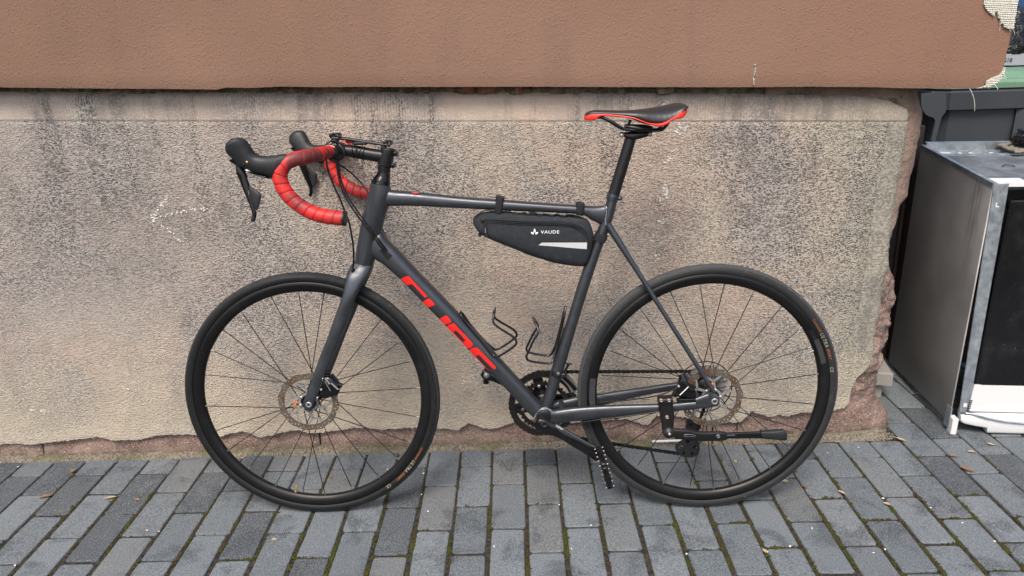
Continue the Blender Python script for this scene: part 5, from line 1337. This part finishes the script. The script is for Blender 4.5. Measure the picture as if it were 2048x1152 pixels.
text_between('OPTIMIZ', (1371,873.5), (1391,874.6), YK-.0132, .0030, 'alu', leg_, 'logo_lettering', .3)

# ---------------------------------------------------------------- bottle cages of bent rod
def cage(rail, stem_pts, tab, par='bottle_cage', sw=.028):
    cgm = MB()
    for s in (-1, 1):
        pts = []
        for (x, y, k) in rail:
            p = B(x, y, 0); p.y = s*sw*k; pts.append(p)
        cgm.tube(pts, .0030, 9, sub=5)
    root = cgm.build(par, M['gloss'], bike)
    t = MB(); t.pair([SP(a, b, h) for a, b, h in tab], 10, 3, sub=3); t.build('cage_tab', M['plastic'], root)
    b = MB(); b.pair([SP(a, c_, h) for a, c_, h in stem_pts], 10, 4, sub=2); b.build('cage_bracket', M['black'], root)
    return root
cage([(921,624,.12), (925,631,.45), (942,655,.5), (966,683,.55), (985,702,.8), (993,706,1.0), (1003,702,1.1), (1028,685,1.15), (1033,676,1.15), (1026,666,1.1), (1000,650,1.0), (988,640,.9), (987,628,.6), (989.5,622,.35)],
     [((945,657),(941,661),.006), ((962,676),(957,681),.009), ((982,698),(976,703),.006)], [((989,614),(992,614.5),.006), ((987,621),(992,622),.011), ((986.5,629),(990.5,629),.008)])
cage([(1131,614,.12), (1128,628,.45), (1122,655,.5), (1113,690,.55), (1107,708,.85), (1103,716,1.05), (1094,719,1.1), (1060,713.5,1.15), (1053,706,1.15), (1056,697,1.1), (1068,672,1.0), (1076,660,.9), (1074,650,.6), (1070,644,.35)],
     [((1127,655),(1133,657),.006), ((1120,680),(1127,682),.009), ((1110,708),(1116,710),.006)], [((1064,635.5),(1067,634.5),.006), ((1065,640),(1073,640.5),.011), ((1068,646),(1077,648),.009)])

# ================================================================ FRAME BAG strapped under the top tube
bag = empty('frame_bag'); bag.matrix_world = BIKE_M
tag(bag, 'black wedge shaped frame bag with white logo strapped under the top tube', 'bag')
bm_ = MB(); HW = .029
bm_.pair([SP((946,437),(946.5,446),.006), SP((949.5,432.5),(950,454),.012), SP((956,428),(957,463),.017), SP((968,424.5),(969,472),.021), SP((990,422.8),(991,482),.025), SP((1021,424),(1021.5,494),.0275), SP((1058,427.5),(1058.5,509),HW), SP((1090,428.5),(1091,519.5),HW), SP((1112,430),(1113,525.5),HW), SP((1140,432),(1141,530),HW), SP((1160,434),(1160,531.5),.028), SP((1172,437),(1169,530.5),.026), SP((1180,446),(1176,519),.023), SP((1185.5,462),(1181.5,500),.018), SP((1187,472),(1184.5,488),.010)], 30, 3.2, sub=5)
body = bm_.build('bag_body', M['fabric'], bag)
def bag_y(x): return -interp([(946, .006), (957, .0172), (969, .0212), (991, .0252), (1021, .0277), (1058, HW), (1141, HW), (1160, .028), (1170, .026), (1178, .023), (1183, .018), (1187, .010)], x)
zp = MB()
zpl = [(962,441.5),(985,443),(1020,445),(1060,446.5),(1100,446.5),(1130,448),(1150,452.5),(1163,461),(1172,474),(1177,490),(1178,503)]
for dy, r_, in ((0, .0011), (3.2, .0009), (-3.5, .0011)):
    zp.tube([B(x - (dy*.9 if i > 6 else 0), y + dy*(1 if i < 8 else .3), bag_y(x)*.985 - .0006) for i, (x, y) in enumerate(zpl)], r_, 6, sub=5)
zp.build('zip', M['webbing'], bag)
pu = MB(); pu.box(B(966,440,-.0225), (.012, .004, .008), bev=.001); pu.tube([B(965,440,-.025), B(967,446,-.0258), B(972.5,446.5,-.0258), B(972.5,440.5,-.025), B(966,440,-.025)], .0012, 6); pu.build('zip_slider', M['plastic'], bag)
pu = MB(); pu.pair([SP((966.5,447),(972,447),.0010,-.0258), SP((968,462),(974,462),.0010,-.0262), SP((969.5,475),(977,475.5),.0010,-.0255)], 6, 5, sub=2); pu.build('zip_pull', M['webbing'], bag)
pu = MB(); pu.pair([SP((969.8,455.5),(971.6,455.5),.0006,-.0272), SP((970.2,465.5),(972,465.5),.0006,-.0272)], 6, 5, sub=1); pu.build('pull_mark', M['alu'], bag)
tb = MB(); tb.box(B(959.5,469.5,-.004), (.008, .010, .010), bev=.002); tb.build('bag_tab', M['webbing'], bag)
rs = MB(); q = [(1076.5,490.5),(1084,485.3),(1130,485.2),(1174,485),(1173.6,498.2),(1150,496.5),(1110,493)]
rs.add([B(a, b, -HW - .0009 + (.0018 if a > 1160 else 0)) for a, b in q], [(0, 1, 6), (1, 2, 5, 6), (2, 3, 4, 5)]); rs.build('reflective_strip', M['reflect'], bag, fix=False)
lg = MB()
for (cx0, cy0, rx, ry, rot) in ((1069.2,461.5,2.1,3.6,0), (1064.8,466.2,2.0,3.1,-58), (1073.4,466.2,2.0,3.1,58)):
    pts = []
    for k in range(14):
        t = 2*PI*k/14; r_ = 1 if math.cos(t) < .7 else 1.15
        x, y = rx*math.sin(t)*(1-.35*math.cos(t)), -ry*math.cos(t)*r_; c_, s_ = math.cos(math.radians(rot)), math.sin(math.radians(rot)); pts.append((cx0 + x*c_ - y*s_, cy0 + x*s_ + y*c_))
    lg.add([B(a, b, -HW-.0012) for a, b in pts], [list(range(14))])
lg.build('logo_leaf', M['white'], bag, fix=False)
text_between('VAUDE', (1081.5,467.2), (1118.5,466.9), -HW-.0012, .0078, 'white', bag, 'logo_lettering', 0, 0, 1.1)
def strap(quad, nm='strap', hw=.0205, par=bag):
    mb = MB(); mb.pair([SP(a, b, h) for a, b, h in quad], 18, 3.5, sub=3); return mb.build(nm, M['webbing'], par)
strap([((991.5,391.5),(1007.5,394),.0205), ((991,396),(1009,396.5),.0215), ((989,415),(1007.5,416.5),.0215), ((988.5,424),(1004.5,427),.020)])
strap([((1152.5,404.5),(1169,406.5),.0200), ((1151.5,409),(1169.5,410.5),.0210), ((1149.5,422),(1168.5,424),.0210), ((1152,428),(1166,430.5),.018)])
strap([((1192,464),(1215,470),.0210), ((1189,470),(1213.5,476),.0215), ((1186.5,478),(1209.5,484.5),.0210)])
cd = MB()
cd.tube([B(x, y, -.016) for x, y in ((950,433),(962,424.5),(975,420.5),(985,421.5),(1004,423),(1018,421.5),(1025,426.5),(1032,429.5),(1042,426),(1052,425.5),(1056,429),(1064,426),(1070,427.5),(1078,432.5),(1086,428),(1094,428),(1103,433),(1110,428.5),(1117,429),(1126,433),(1136,429),(1150,430))], .0013, 6, sub=5)
cd.tube([B(x, y, -.012) for x, y in ((1058,425.5),(1064,424),(1074,427),(1082,433),(1090,429.5),(1098,430.5),(1105,434.5),(1113,430),(1120,431.5),(1128,434.5),(1138,431),(1160,434),(1176,447),(1183,462))], .0020, 6, sub=5)
cd.build('elastic_cord', M['webbing'], bag)
# ================================================================ YARD THINGS BESIDE THE WALL
# ---- cast-off dishwasher, standing at the corner with its decor panel missing
dw = empty('dishwasher', (1.378, 2.060, 0.0)); dw.rotation_euler = (0, 0, math.radians(-6.4))
tag(dw, 'discarded dishwasher with dark side panel, black glass front and white base', 'dishwasher')
W_, D_, H_ = .56, .50, .80
HB = .838                                                           # it stands on rising ground, back edge higher
def hz(y): return .797 + (HB-.797)*y/D_
p = MB()
p.add([(0, .004, .035), (0, D_, .02), (0, D_, hz(D_)), (0, .0, hz(0)), (.004, .004, .035), (.004, D_, .02), (.004, D_, hz(D_)-.002), (.004, 0, hz(0)-.002)], [(0,1,2,3),(4,5,6,7),(0,4,7,3),(3,7,6,2),(0,1,5,4),(1,2,6,5)], 0, False)
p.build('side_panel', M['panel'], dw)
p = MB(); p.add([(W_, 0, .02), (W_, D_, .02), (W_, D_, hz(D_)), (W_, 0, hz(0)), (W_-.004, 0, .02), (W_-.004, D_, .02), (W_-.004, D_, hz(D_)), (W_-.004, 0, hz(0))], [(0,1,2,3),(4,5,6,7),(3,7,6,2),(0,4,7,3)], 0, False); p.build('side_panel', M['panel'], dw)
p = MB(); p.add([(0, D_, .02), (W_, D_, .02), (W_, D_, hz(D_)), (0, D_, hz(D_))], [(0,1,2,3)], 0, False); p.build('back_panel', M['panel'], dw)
# top frame: rails, rear tray and insulation mat
def tb_(mb, x0, x1, y0, y1, dz0, dz1, m=0):
    vs = [(x, y, hz(y) + d) for d in (dz0, dz1) for x, y in ((x0,y0),(x1,y0),(x1,y1),(x0,y1))]
    mb.add(vs, [(0,1,2,3),(4,5,6,7),(0,1,5,4),(1,2,6,5),(2,3,7,6),(3,0,4,7)], m, False)
tr = MB(); tb_(tr, -.001, .012, -.001, D_, -.012, .003); tb_(tr, W_-.012, W_+.001, 0, D_, -.012, .003); tb_(tr, .012, W_-.012, D_-.012, D_+.004, -.02, .012); tb_(tr, .012, W_-.012, D_-.105, D_-.012, -.022, -.018); tb_(tr, .012, W_-.012, D_-.112, D_-.105, -.022, -.004); tb_(tr, .012, W_-.012, D_-.045, D_-.040, -.018, -.008)
tr.build('top_frame', M['galv'], dw)
tr = MB(); tb_(tr, .012, W_-.012, .030, D_-.112, -.024, -.010); tr.build('insulation_mat', M['mat'], dw)
tr = MB(); tb_(tr, .012, .075, D_-.085, D_-.030, -.018, -.013); tr.build('corner_bracket', M['enamel'], dw); tr = MB(); tb_(tr, .012, .10, .010, .060, -.010, .002); tb_(tr, .10, .19, .0, .045, -.010, -.002); tb_(tr, .19, .5, .0, .03, -.010, -.004); tr.build('front_bracket', M['enamel'], dw)
tr = MB()
for x, y in ((.10, D_-.055), (.135, D_-.055), (.17, D_-.03), (.20, D_-.055), (.06, D_-.022)): tb_(tr, x, x+.012, y, y+.008, -.018, -.0145)
tr.build('slot', M['enamel'], dw)
wv = MB(); wv.tube([Vector((.155 + .018*math.cos(a), .23 + .012*math.sin(a), hz(.23) - .008 + .004*math.sin(a))) for a in [PI*k/8 for k in range(9)]], .0014, 6); wv.build('loose_wire', M['plastic'], dw)
# front: galvanised corner strip, dusty black door, white plinth
fs = MB(); fs.add([(.0, -.001, .797), (.001, -.004, .797), (.040, -.004, .80), (.042, 0, .80), (.022, -.001, .072), (.023, -.004, .072), (.050, -.004, .072), (.052, 0, .072)], [(0,1,5,4),(1,2,6,5),(2,3,7,6)], 0, False); fs.build('corner_strip', M['galv'], dw)
fs = MB()
fs.box((.020, -.0048, .733), (.008, .0016, .003)); fs.box((.016, -.0048, .738), (.003, .0016, .012));  fs.box((.036, -.0050, .098), (.010, .0018, .011)); fs.build('strip_slot', M['enamel'], dw)
fs = MB(); fs.box((.0, .012, .05), (.004, .03, .07)); fs.build('foot_bracket', M['galv'], dw)
dr = MB(); dr.box((.055 + .25, .006, .44), (.50, .016, .62), bev=.004); dr.build('door', M['glassblack'], dw)
dr = MB(); dr.box((.300, .002, .194), (.46, .006, .0035)); dr.build('door_gasket', M['plastic'], dw)
dr = MB(); dr.add([(.048, -.004, .077), (W_, -.004, .077), (W_, -.004, .168), (.075, -.004, .168), (.060, -.004, .171), (.052, -.004, .171), (.048, .012, .077), (W_, .012, .077), (W_, .012, .168), (.075, .012, .168), (.060, .012, .171), (.052, .012, .171)], [(0,1,2,3,4,5),(0,1,7,6),(2,3,9,8),(3,4,10,9),(5,0,6,11)], 0, False); dr.build('kick_panel', M['enamel'], dw)
dr = MB()
for k in range(8): dr.box((.0505 - .0010*k*.6, -.0050, .128 - .0068*k - .014), (.0095, .0016, .0030), rot=Matrix.Rotation(-.25, 3, 'Y'))
dr.build('vent_slot', M['plastic'], dw)
bs = MB(); bs.box((.010, -.004, .028), (.018, .030, .056), bev=.002); bs.pair([(Vector((.03, .004, .060)), Vector((.03, .004, .040)), .012), (Vector((.045, .002, .066)), Vector((.045, .002, .034)), .014), (Vector((.075, .002, .070)), Vector((.075, .002, .028)), .016), (Vector((.110, .002, .072)), Vector((.110, .002, .022)), .016), (Vector((.112, .0, .072)), Vector((.112, .0, .006)), .016), (Vector((W_, 0, .072)), Vector((W_, 0, .006)), .016)], 16, 6, sub=1); bs.build('base', M['enamel'], dw)
bs = MB(); bs.box((.032, -.008, .044), (.006, .006, .006), bev=.001); bs.box((.024, .0, .075), (.004, .012, .02)); bs.build('base_clip', M['galv'], dw)
cb_ = MB(); cb_.tube([Vector(q) for q in ((.040, -.008, .072), (.055, -.012, .072), (.085, -.017, .066), (.14, -.019, .054), (.21, -.019, .047), (.30, -.019, .046), (.42, -.018, .05))], .0032, 8, sub=5); cb_.build('drain_cable', M['galv'], dw)
for k in range(5): pass
# ---- crumpled black bag and rag lying on top of it
def crumple(name, label, cat, c, rx, ry, rz, mat, seed, amp=.35):
    mb = MB(); rings = []; nU_, nV_ = 34, 22
    for j in range(nV_+1):
        th = PI*j/nV_; ring = []
        for i in range(nU_):
            ph = 2*PI*i/nU_; q = Vector((math.sin(th)*math.cos(ph), math.sin(th)*math.sin(ph), math.cos(th)))
            f = 1 + amp*(abs(mnoise.noise(q*2.1 + Vector((seed, 0, 0)))*2 - .3)) - amp*.6*abs(mnoise.noise(q*4.5 + Vector((0, seed, 0))))
            z = q.z*rz*f; ring.append(Vector((q.x*rx*f, q.y*ry*f, max(z, -rz*.55))))
        rings.append(ring)
    mb.rings(rings, (False, False), smooth=True); o = mb.build(name, M[mat]); o.location = c; tag(o, label, cat); return o
tp_ = dw.matrix_basis
T_ = lambda x, y, z: Matrix.Translation((1.378, 2.060, 0)) @ Matrix.Rotation(math.radians(-6.4), 4, 'Z') @ Vector((x, y, z))
crumple('crumpled_bag', 'crumpled glossy black plastic bag on top of the dishwasher', 'plastic bag', T_(.318, .42, .868), .046, .046, .030, 'film', 3.3)
rg = MB(); n = 22
pts = [T_(.235 + .16*i/n, .36 + .12*j/n, hz(.36 + .12*j/n) + .006 + .012*abs(fbm(i*.25, j*.3, 2)) + .010*math.exp(-((i-n*.6)/6)**2)) for j in range(n+1) for i in range(n+1)]
rg.add(pts, [(j*(n+1)+i, j*(n+1)+i+1, (j+1)*(n+1)+i+1, (j+1)*(n+1)+i) for j in range(n) for i in range(n)])
rag = rg.build('rag', worn('greyish rag', (.20, .18, .15), .95, 0, .3, bump=.5, scale=90), fix=False)
sol = rag.modifiers.new('thick', 'SOLIDIFY'); sol.thickness = .006; tag(rag, 'brown grey rag lying under the crumpled black bag', 'rag')

# ---- wheelie bins
def bin_(x, y, rz, body_m, lid_m, label, h=.99, w=.58, d=.70):
    t = empty('wheelie_bin', (x, y, 0)); t.rotation_euler = (0, 0, rz); tag(t, label, 'bin')
    b = MB()
    def ring(z, kx, ky, off=0): 
        x0, y0 = w/2*kx, d/2*ky; c = .05
        return [Vector((a, e + off, z)) for a, e in ((-x0+c,-y0),(x0-c,-y0),(x0,-y0+c),(x0,y0-c),(x0-c,y0),(-x0+c,y0),(-x0,y0-c),(-x0,-y0+c))]
    b.rings([ring(.05, .80, .74), ring(.3, .84, .80), ring(h-.085, .93, .93)], (True, False), smooth=False)
    b.build('body', M[body_m], t)
    r = MB(); r.rings([ring(h-.085, .94, .94), ring(h-.080, 1.0, 1.0), ring(h-.012, 1.02, 1.02), ring(h, 1.0, 1.0), ring(h, .93, .93)], (False, False), smooth=False); r.build('rim', M[body_m], t)
    l = MB(); l.rings([ring(h+.002, 1.03, 1.03), ring(h+.022, 1.03, 1.03), ring(h+.034, 1.0, 1.0), ring(h+.036, .90, .90), ring(h+.060, .84, .86, .02), ring(h+.068, .78, .80, .03)], (True, True), smooth=False); lid = l.build('lid', M[lid_m], t)
    for s in (-1, 1):
        g = MB()                                                       # comb plate beside the rim, with its hanging hook
        out = [(0, 0), (.055, .0), (.055, -.070), (.052, -.082), (.044, -.090), (.040, -.102), (.036, -.140), (.031, -.190), (.027, -.196), (.016, -.196), (.012, -.190), (.017, -.130), (.016, -.110), (.008, -.099), (-.010, -.094), (-.028, -.084), (-.042, -.068), (-.051, -.048), (-.055, -.026), (-.056, -.004)]
        me = xy_mesh([out], .006); g.mesh_in(me, lambda p: Vector((s*(-w/2 - .012 + p.x)*(1), -d/2 + .03 - p.z, h - .010 + p.y)) if s > 0 else Vector((-(w/2) - .012 + p.x, -d/2 + .012 - p.z, h - .010 + p.y)))
        if s > 0: g.v = [(-x_, y_, z_) for x_, y_, z_ in g.v]; g.v = [(abs(x_), y_, z_) for x_, y_, z_ in g.v]
        g.build('lifting_bracket', M[body_m], t)
    rb_ = MB(); rb_.rings([[Vector((a, -d/2*.955 - .022*f, z)) for a, f in ((.05, 0), (.085, 1), (.27, 1), (.27, 0))] for z in (.55, h-.086)], smooth=False); rb_.build('front_rib', M[body_m], t)
    for s in (-1, 1):
        wl = MB(); wl.rings([[Vector((s*(w/2*.86) + o, d/2*.72 + .10*math.cos(a)*k, .10 + .10*math.sin(a)*k)) for a in [2*PI*q/24 for q in range(24)]] for o, k in ((-.02, .8), (-.02, 1), (.02, 1), (.02, .8))], smooth=False); wl.build('wheel', M['plastic'], t)
    return t
bin_(2.005, 3.36, math.radians(1.5), 'binbody', 'binlid', 'grey wheelie bin with a faded green lid behind the dishwasher')
bin_(2.42, 4.20, math.radians(-4), 'binblack', 'binblack', 'black wheelie bin added to fill the dark gap behind the green lidded bin', 1.02, .9, .62)  # bin added to fill the shaded gap with black
# ---- things lying on the green lid
crumple('rubbish_bag', 'bulging black rubbish bag lying on the green bin lid', 'rubbish bag', (2.13, 3.42, 1.175), .165, .15, .115, 'film', 8.1, .3)
ps = MB(); ps.box((0, 0, 0), (.30, .004, .050), bev=.001); sg_ = ps.build('card_strip', M['clutter']); sg_.location = (2.17, 3.24, 1.088); sg_.rotation_euler = (math.radians(-20), 0, math.radians(-2)); tag(sg_, 'pale printed strip lying on the green lid below the black bag', 'card')
me = text_mesh('G18', .026, .0008, .9, .25, 'LEFT'); tx = MB(); tx.mesh_in(me, lambda p: Vector((-.066 + p.x, -.0032 - p.z, -.012 + p.y))); tx.build('card_print', M['plastic'], sg_)
rs_ = MB(); rs_.box((0, 0, 0), (.05, .012, .012), bev=.003); ro = rs_.build('red_tag', M['red']); ro.location = (1.995, 3.27, 1.178); ro.rotation_euler = (0, .1, .2); tag(ro, 'small red plastic piece stuck beside the black rubbish bag', 'plastic piece')
for i, pts in enumerate((((1.96, 3.27, 1.205), (2.03, 3.26, 1.262), (2.12, 3.25, 1.275)), ((1.96, 3.28, 1.235), (2.02, 3.27, 1.272), (2.13, 3.26, 1.300)))):
    cbx = MB(); cbx.tube([Vector(q) for q in pts], .0035, 7, sub=6); o = cbx.build('cord', M['clutter']); tag(o, ('pale cord looped over the black rubbish bag, lower of two', 'pale cord looped over the black rubbish bag, upper of two')[i], 'cord', 'cords over the rubbish bag')
bp = MB(); bp.box((0, 0, 0), (1.2, .03, 1.75), bev=.005); o = bp.build('blue_board', M['bluepanel']); o.location = (2.95, 4.95, .875); tag(o, 'blue board standing behind the bins', 'board')
cw = MB(); cw.box((4.1, 6.62, 1.3), (6.0, .2, 2.6), bev=.01); o = cw.build('yard_wall', M['darkwall']); tag(o, 'dark yard wall closing the passage behind the bins', 'wall', kind='structure')
del o['category']
# ---- concrete block and leaning post in the gap
cbk = MB(); c_ = onZ(1772, 800, 0) 
cbk.rings([[Vector((a*k, b*k2, z)) for a, b in ((-1,-1),(1,-1),(1,1),(-1,1))] for z, k, k2 in ((0, .060, .07), (.055, .060, .07))], smooth=False)
cbk.rings([[Vector((a*k, b*k2, z)) for a, b in ((-1,-1),(1,-1),(1,1),(-1,1))] for z, k, k2 in ((.055, .078, .09), (.058, .082, .095), (.100, .082, .095), (.105, .078, .09))], smooth=False)
o = cbk.build('concrete_block', M['concrete']); o.location = (1.240, 2.385, 0); o.rotation_euler = (0, 0, math.radians(-12)); tag(o, 'small grey concrete block with a stepped foot between wall corner and dishwasher', 'block')
po = MB(); po.box((0, 0, .45), (.022, .03, .90), bev=.003); po.box((-.020, .012, .45), (.012, .02, .90), bev=.002)
o = po.build('metal_post', M['brownsteel']); pp_ = onY(1806, 540, 2.62); o.location = (pp_.x, 2.62, 0); o.rotation_euler = (0, math.radians(-1), 0); tag(o, 'dark brown metal post upright in the gap behind the wall corner', 'post')

# ================================================================ SMALL THINGS ON THE PAVING
def leaf_mesh(L, Wd, seed, curl):
    r = random.Random(seed); mb = MB(); n, k = 9, 5; pts = []
    for i in range(n+1):
        t = i/n; ww = Wd*math.sin(PI*min(t*1.06, 1))**.8*(1-.25*t) + .0004
        for j in range(k):
            s = (j/(k-1))*2-1; jag = 1 + .12*r.uniform(-1, 1)*(abs(s) == 1)
            pts.append(Vector(((t-.5)*L, s*ww*jag, .0012 + curl*(s*s)*ww + curl*.35*L*(t-.5)**2 + .0008*fbm(t*4, s*2, seed))))
    mb.add(pts, [(i*k+j, i*k+j+1, (i+1)*k+j+1, (i+1)*k+j) for i in range(n) for j in range(k-1)])
    mb.tube([Vector((L*.5, 0, .0016 + curl*.08*L)), Vector((L*.68, .002, .003))], .0004, 5)
    return mb
LV = [((92,994),.036,.0075,20,0,.4,'curled brown leaf caught in a joint at the left edge'), ((146,943),.020,.007,70,2,.6,'small dark leaf on a joint near the wall, far left'), ((221,996),.036,.0055,15,1,.3,'pale leaf on a cross joint, left of the front wheel'),
      ((275,1000),.022,.0035,-30,2,.5,'thin brown leaf scrap left of the front wheel'), ((1471,924),.017,.0065,80,1,.3,'small pale leaf seen through the rear wheel'), ((1529,1103),.018,.0055,100,1,.5,'pale leaf scrap in a mossy joint below the rear wheel'),
      ((1570,963),.021,.008,10,1,.3,'broad pale leaf right of the rear tyre contact'), ((1803,880),.034,.006,-50,1,.3,'tan leaf lying along the joint at the wall corner'), ((1907,913),.022,.008,-15,0,.4,'rust brown leaf in the joint in front of the dishwasher'),
      ((1934,940),.040,.0095,-58,0,.4,'largest brown leaf, lying in the joint before the dishwasher'), ((1943,904),.021,.0065,-8,1,.3,'pale leaf on a paver below the white dishwasher base'), ((1982,889),.022,.0065,-20,1,.2,'light leaf on the paver nearest the dishwasher base'),
      ((1684,986),.024,.006,-55,1,.3,'narrow light leaf in a joint right of the rear wheel'), ((1774,1009),.022,.0055,-50,1,.4,'straw coloured scrap in a joint right of the rear wheel'), ((1609,974),.020,.005,-60,0,.4,'orange brown leaf in a joint under the rear tyre'), ((2044,866),.022,.008,10,0,.4,'orange leaf at the foot of the dishwasher base'),
      ((548,1080),.014,.006,0,1,.2,'tan leaf fragment on a paver below the front wheel'), ((662,955),.013,.005,40,0,.3,'tiny brown leaf fragment behind the front wheel')]
for i, (px, L, Wd, rz, mi, curl, lab) in enumerate(LV):
    o = leaf_mesh(L, Wd, i, curl).build('fallen_leaf', M['leaf%d' % mi], fix=False); p = onZ(*px, .001); o.location = (p.x, p.y, .0012); o.rotation_euler = (rnd.uniform(-.1, .1), rnd.uniform(-.1, .1), math.radians(rz)); tag(o, lab, 'leaf', 'dry leaves fallen on the paving')
FL = [(847,947,.0036),(856,1023,.0034),(843,989,.0030),(30,1131,.0038),(294,1061,.0032),(318,1063,.003),(1574,956,.0026),(1580,1093,.004),(1766,997,.0042),(1861,1016,.0036),(1770,1099,.0034),(1747,1106,.003),(1989,1083,.004),(1925,1046,.0032),(775,939,.0034),(858,900,.0028),(1373,1108,.0036),(1143,1098,.003),(1118,1010,.003),(1182,1051,.0034),(1624,1057,.003),(1717,895,.003),(1655,906,.0028),(988,1093,.0032),(36,934,.0034),(1534,1104,.004)]
fm0 = None
for i, (x, y, s) in enumerate(FL):
    if fm0 is None:
        mb = MB(); cushion(mb, (0, 0, .2), 1.0, .45); fm0 = mb.mesh('plaster_crumb', M['flake'])
    o = bpy.data.objects.new('plaster_crumb', fm0); C.objects.link(o); p = onZ(x, y, 0); o.location = (p.x, p.y, .0006); o.scale = (s*1.15, s*.85, s*.7); o.rotation_euler = (0, 0, rnd.uniform(0, 6)); tag(o, 'tiny white plaster crumb lying on the grey paving', 'crumb', 'white plaster crumbs scattered on the paving')
wb = MB(); a, b = onZ(1304, 886.5, .012), onZ(1393, 883.5, .012); d_ = (b-a); wb.box((0, 0, 0), (d_.length, .007, .0055), bev=.0012); o = wb.build('white_batten', M['enamel']); m_ = (a+b)/2; o.location = (m_.x, m_.y, .0185); o.rotation_euler = (0, 0, math.atan2(d_.y, d_.x)); tag(o, 'thin white batten lying at the wall foot behind the rear derailleur', 'batten')
we = MB()
for i in range(26):
    a = rnd.uniform(0, 6.28); p = onZ(1398 + rnd.gauss(0, 5), 881 + rnd.gauss(0, 2), .01); L = rnd.uniform(.006, .015); dv = Vector((math.cos(a), math.sin(a)*.5, rnd.uniform(.2, .9))).normalized(); sd3 = dv.cross(Vector((0, 0, 1))).normalized()*.0022
    we.add([p, p + dv*L*.5 + sd3, p + dv*L, p + dv*L*.5 - sd3], [(0, 1, 2, 3)])
M['weed'] = worn('weed leaf', (.14, .20, .05), .7, 0, .1)
o = we.build('weed', M['weed'], fix=False); tag(o, 'tiny green weed growing at the wall foot behind the kickstand', 'weed')
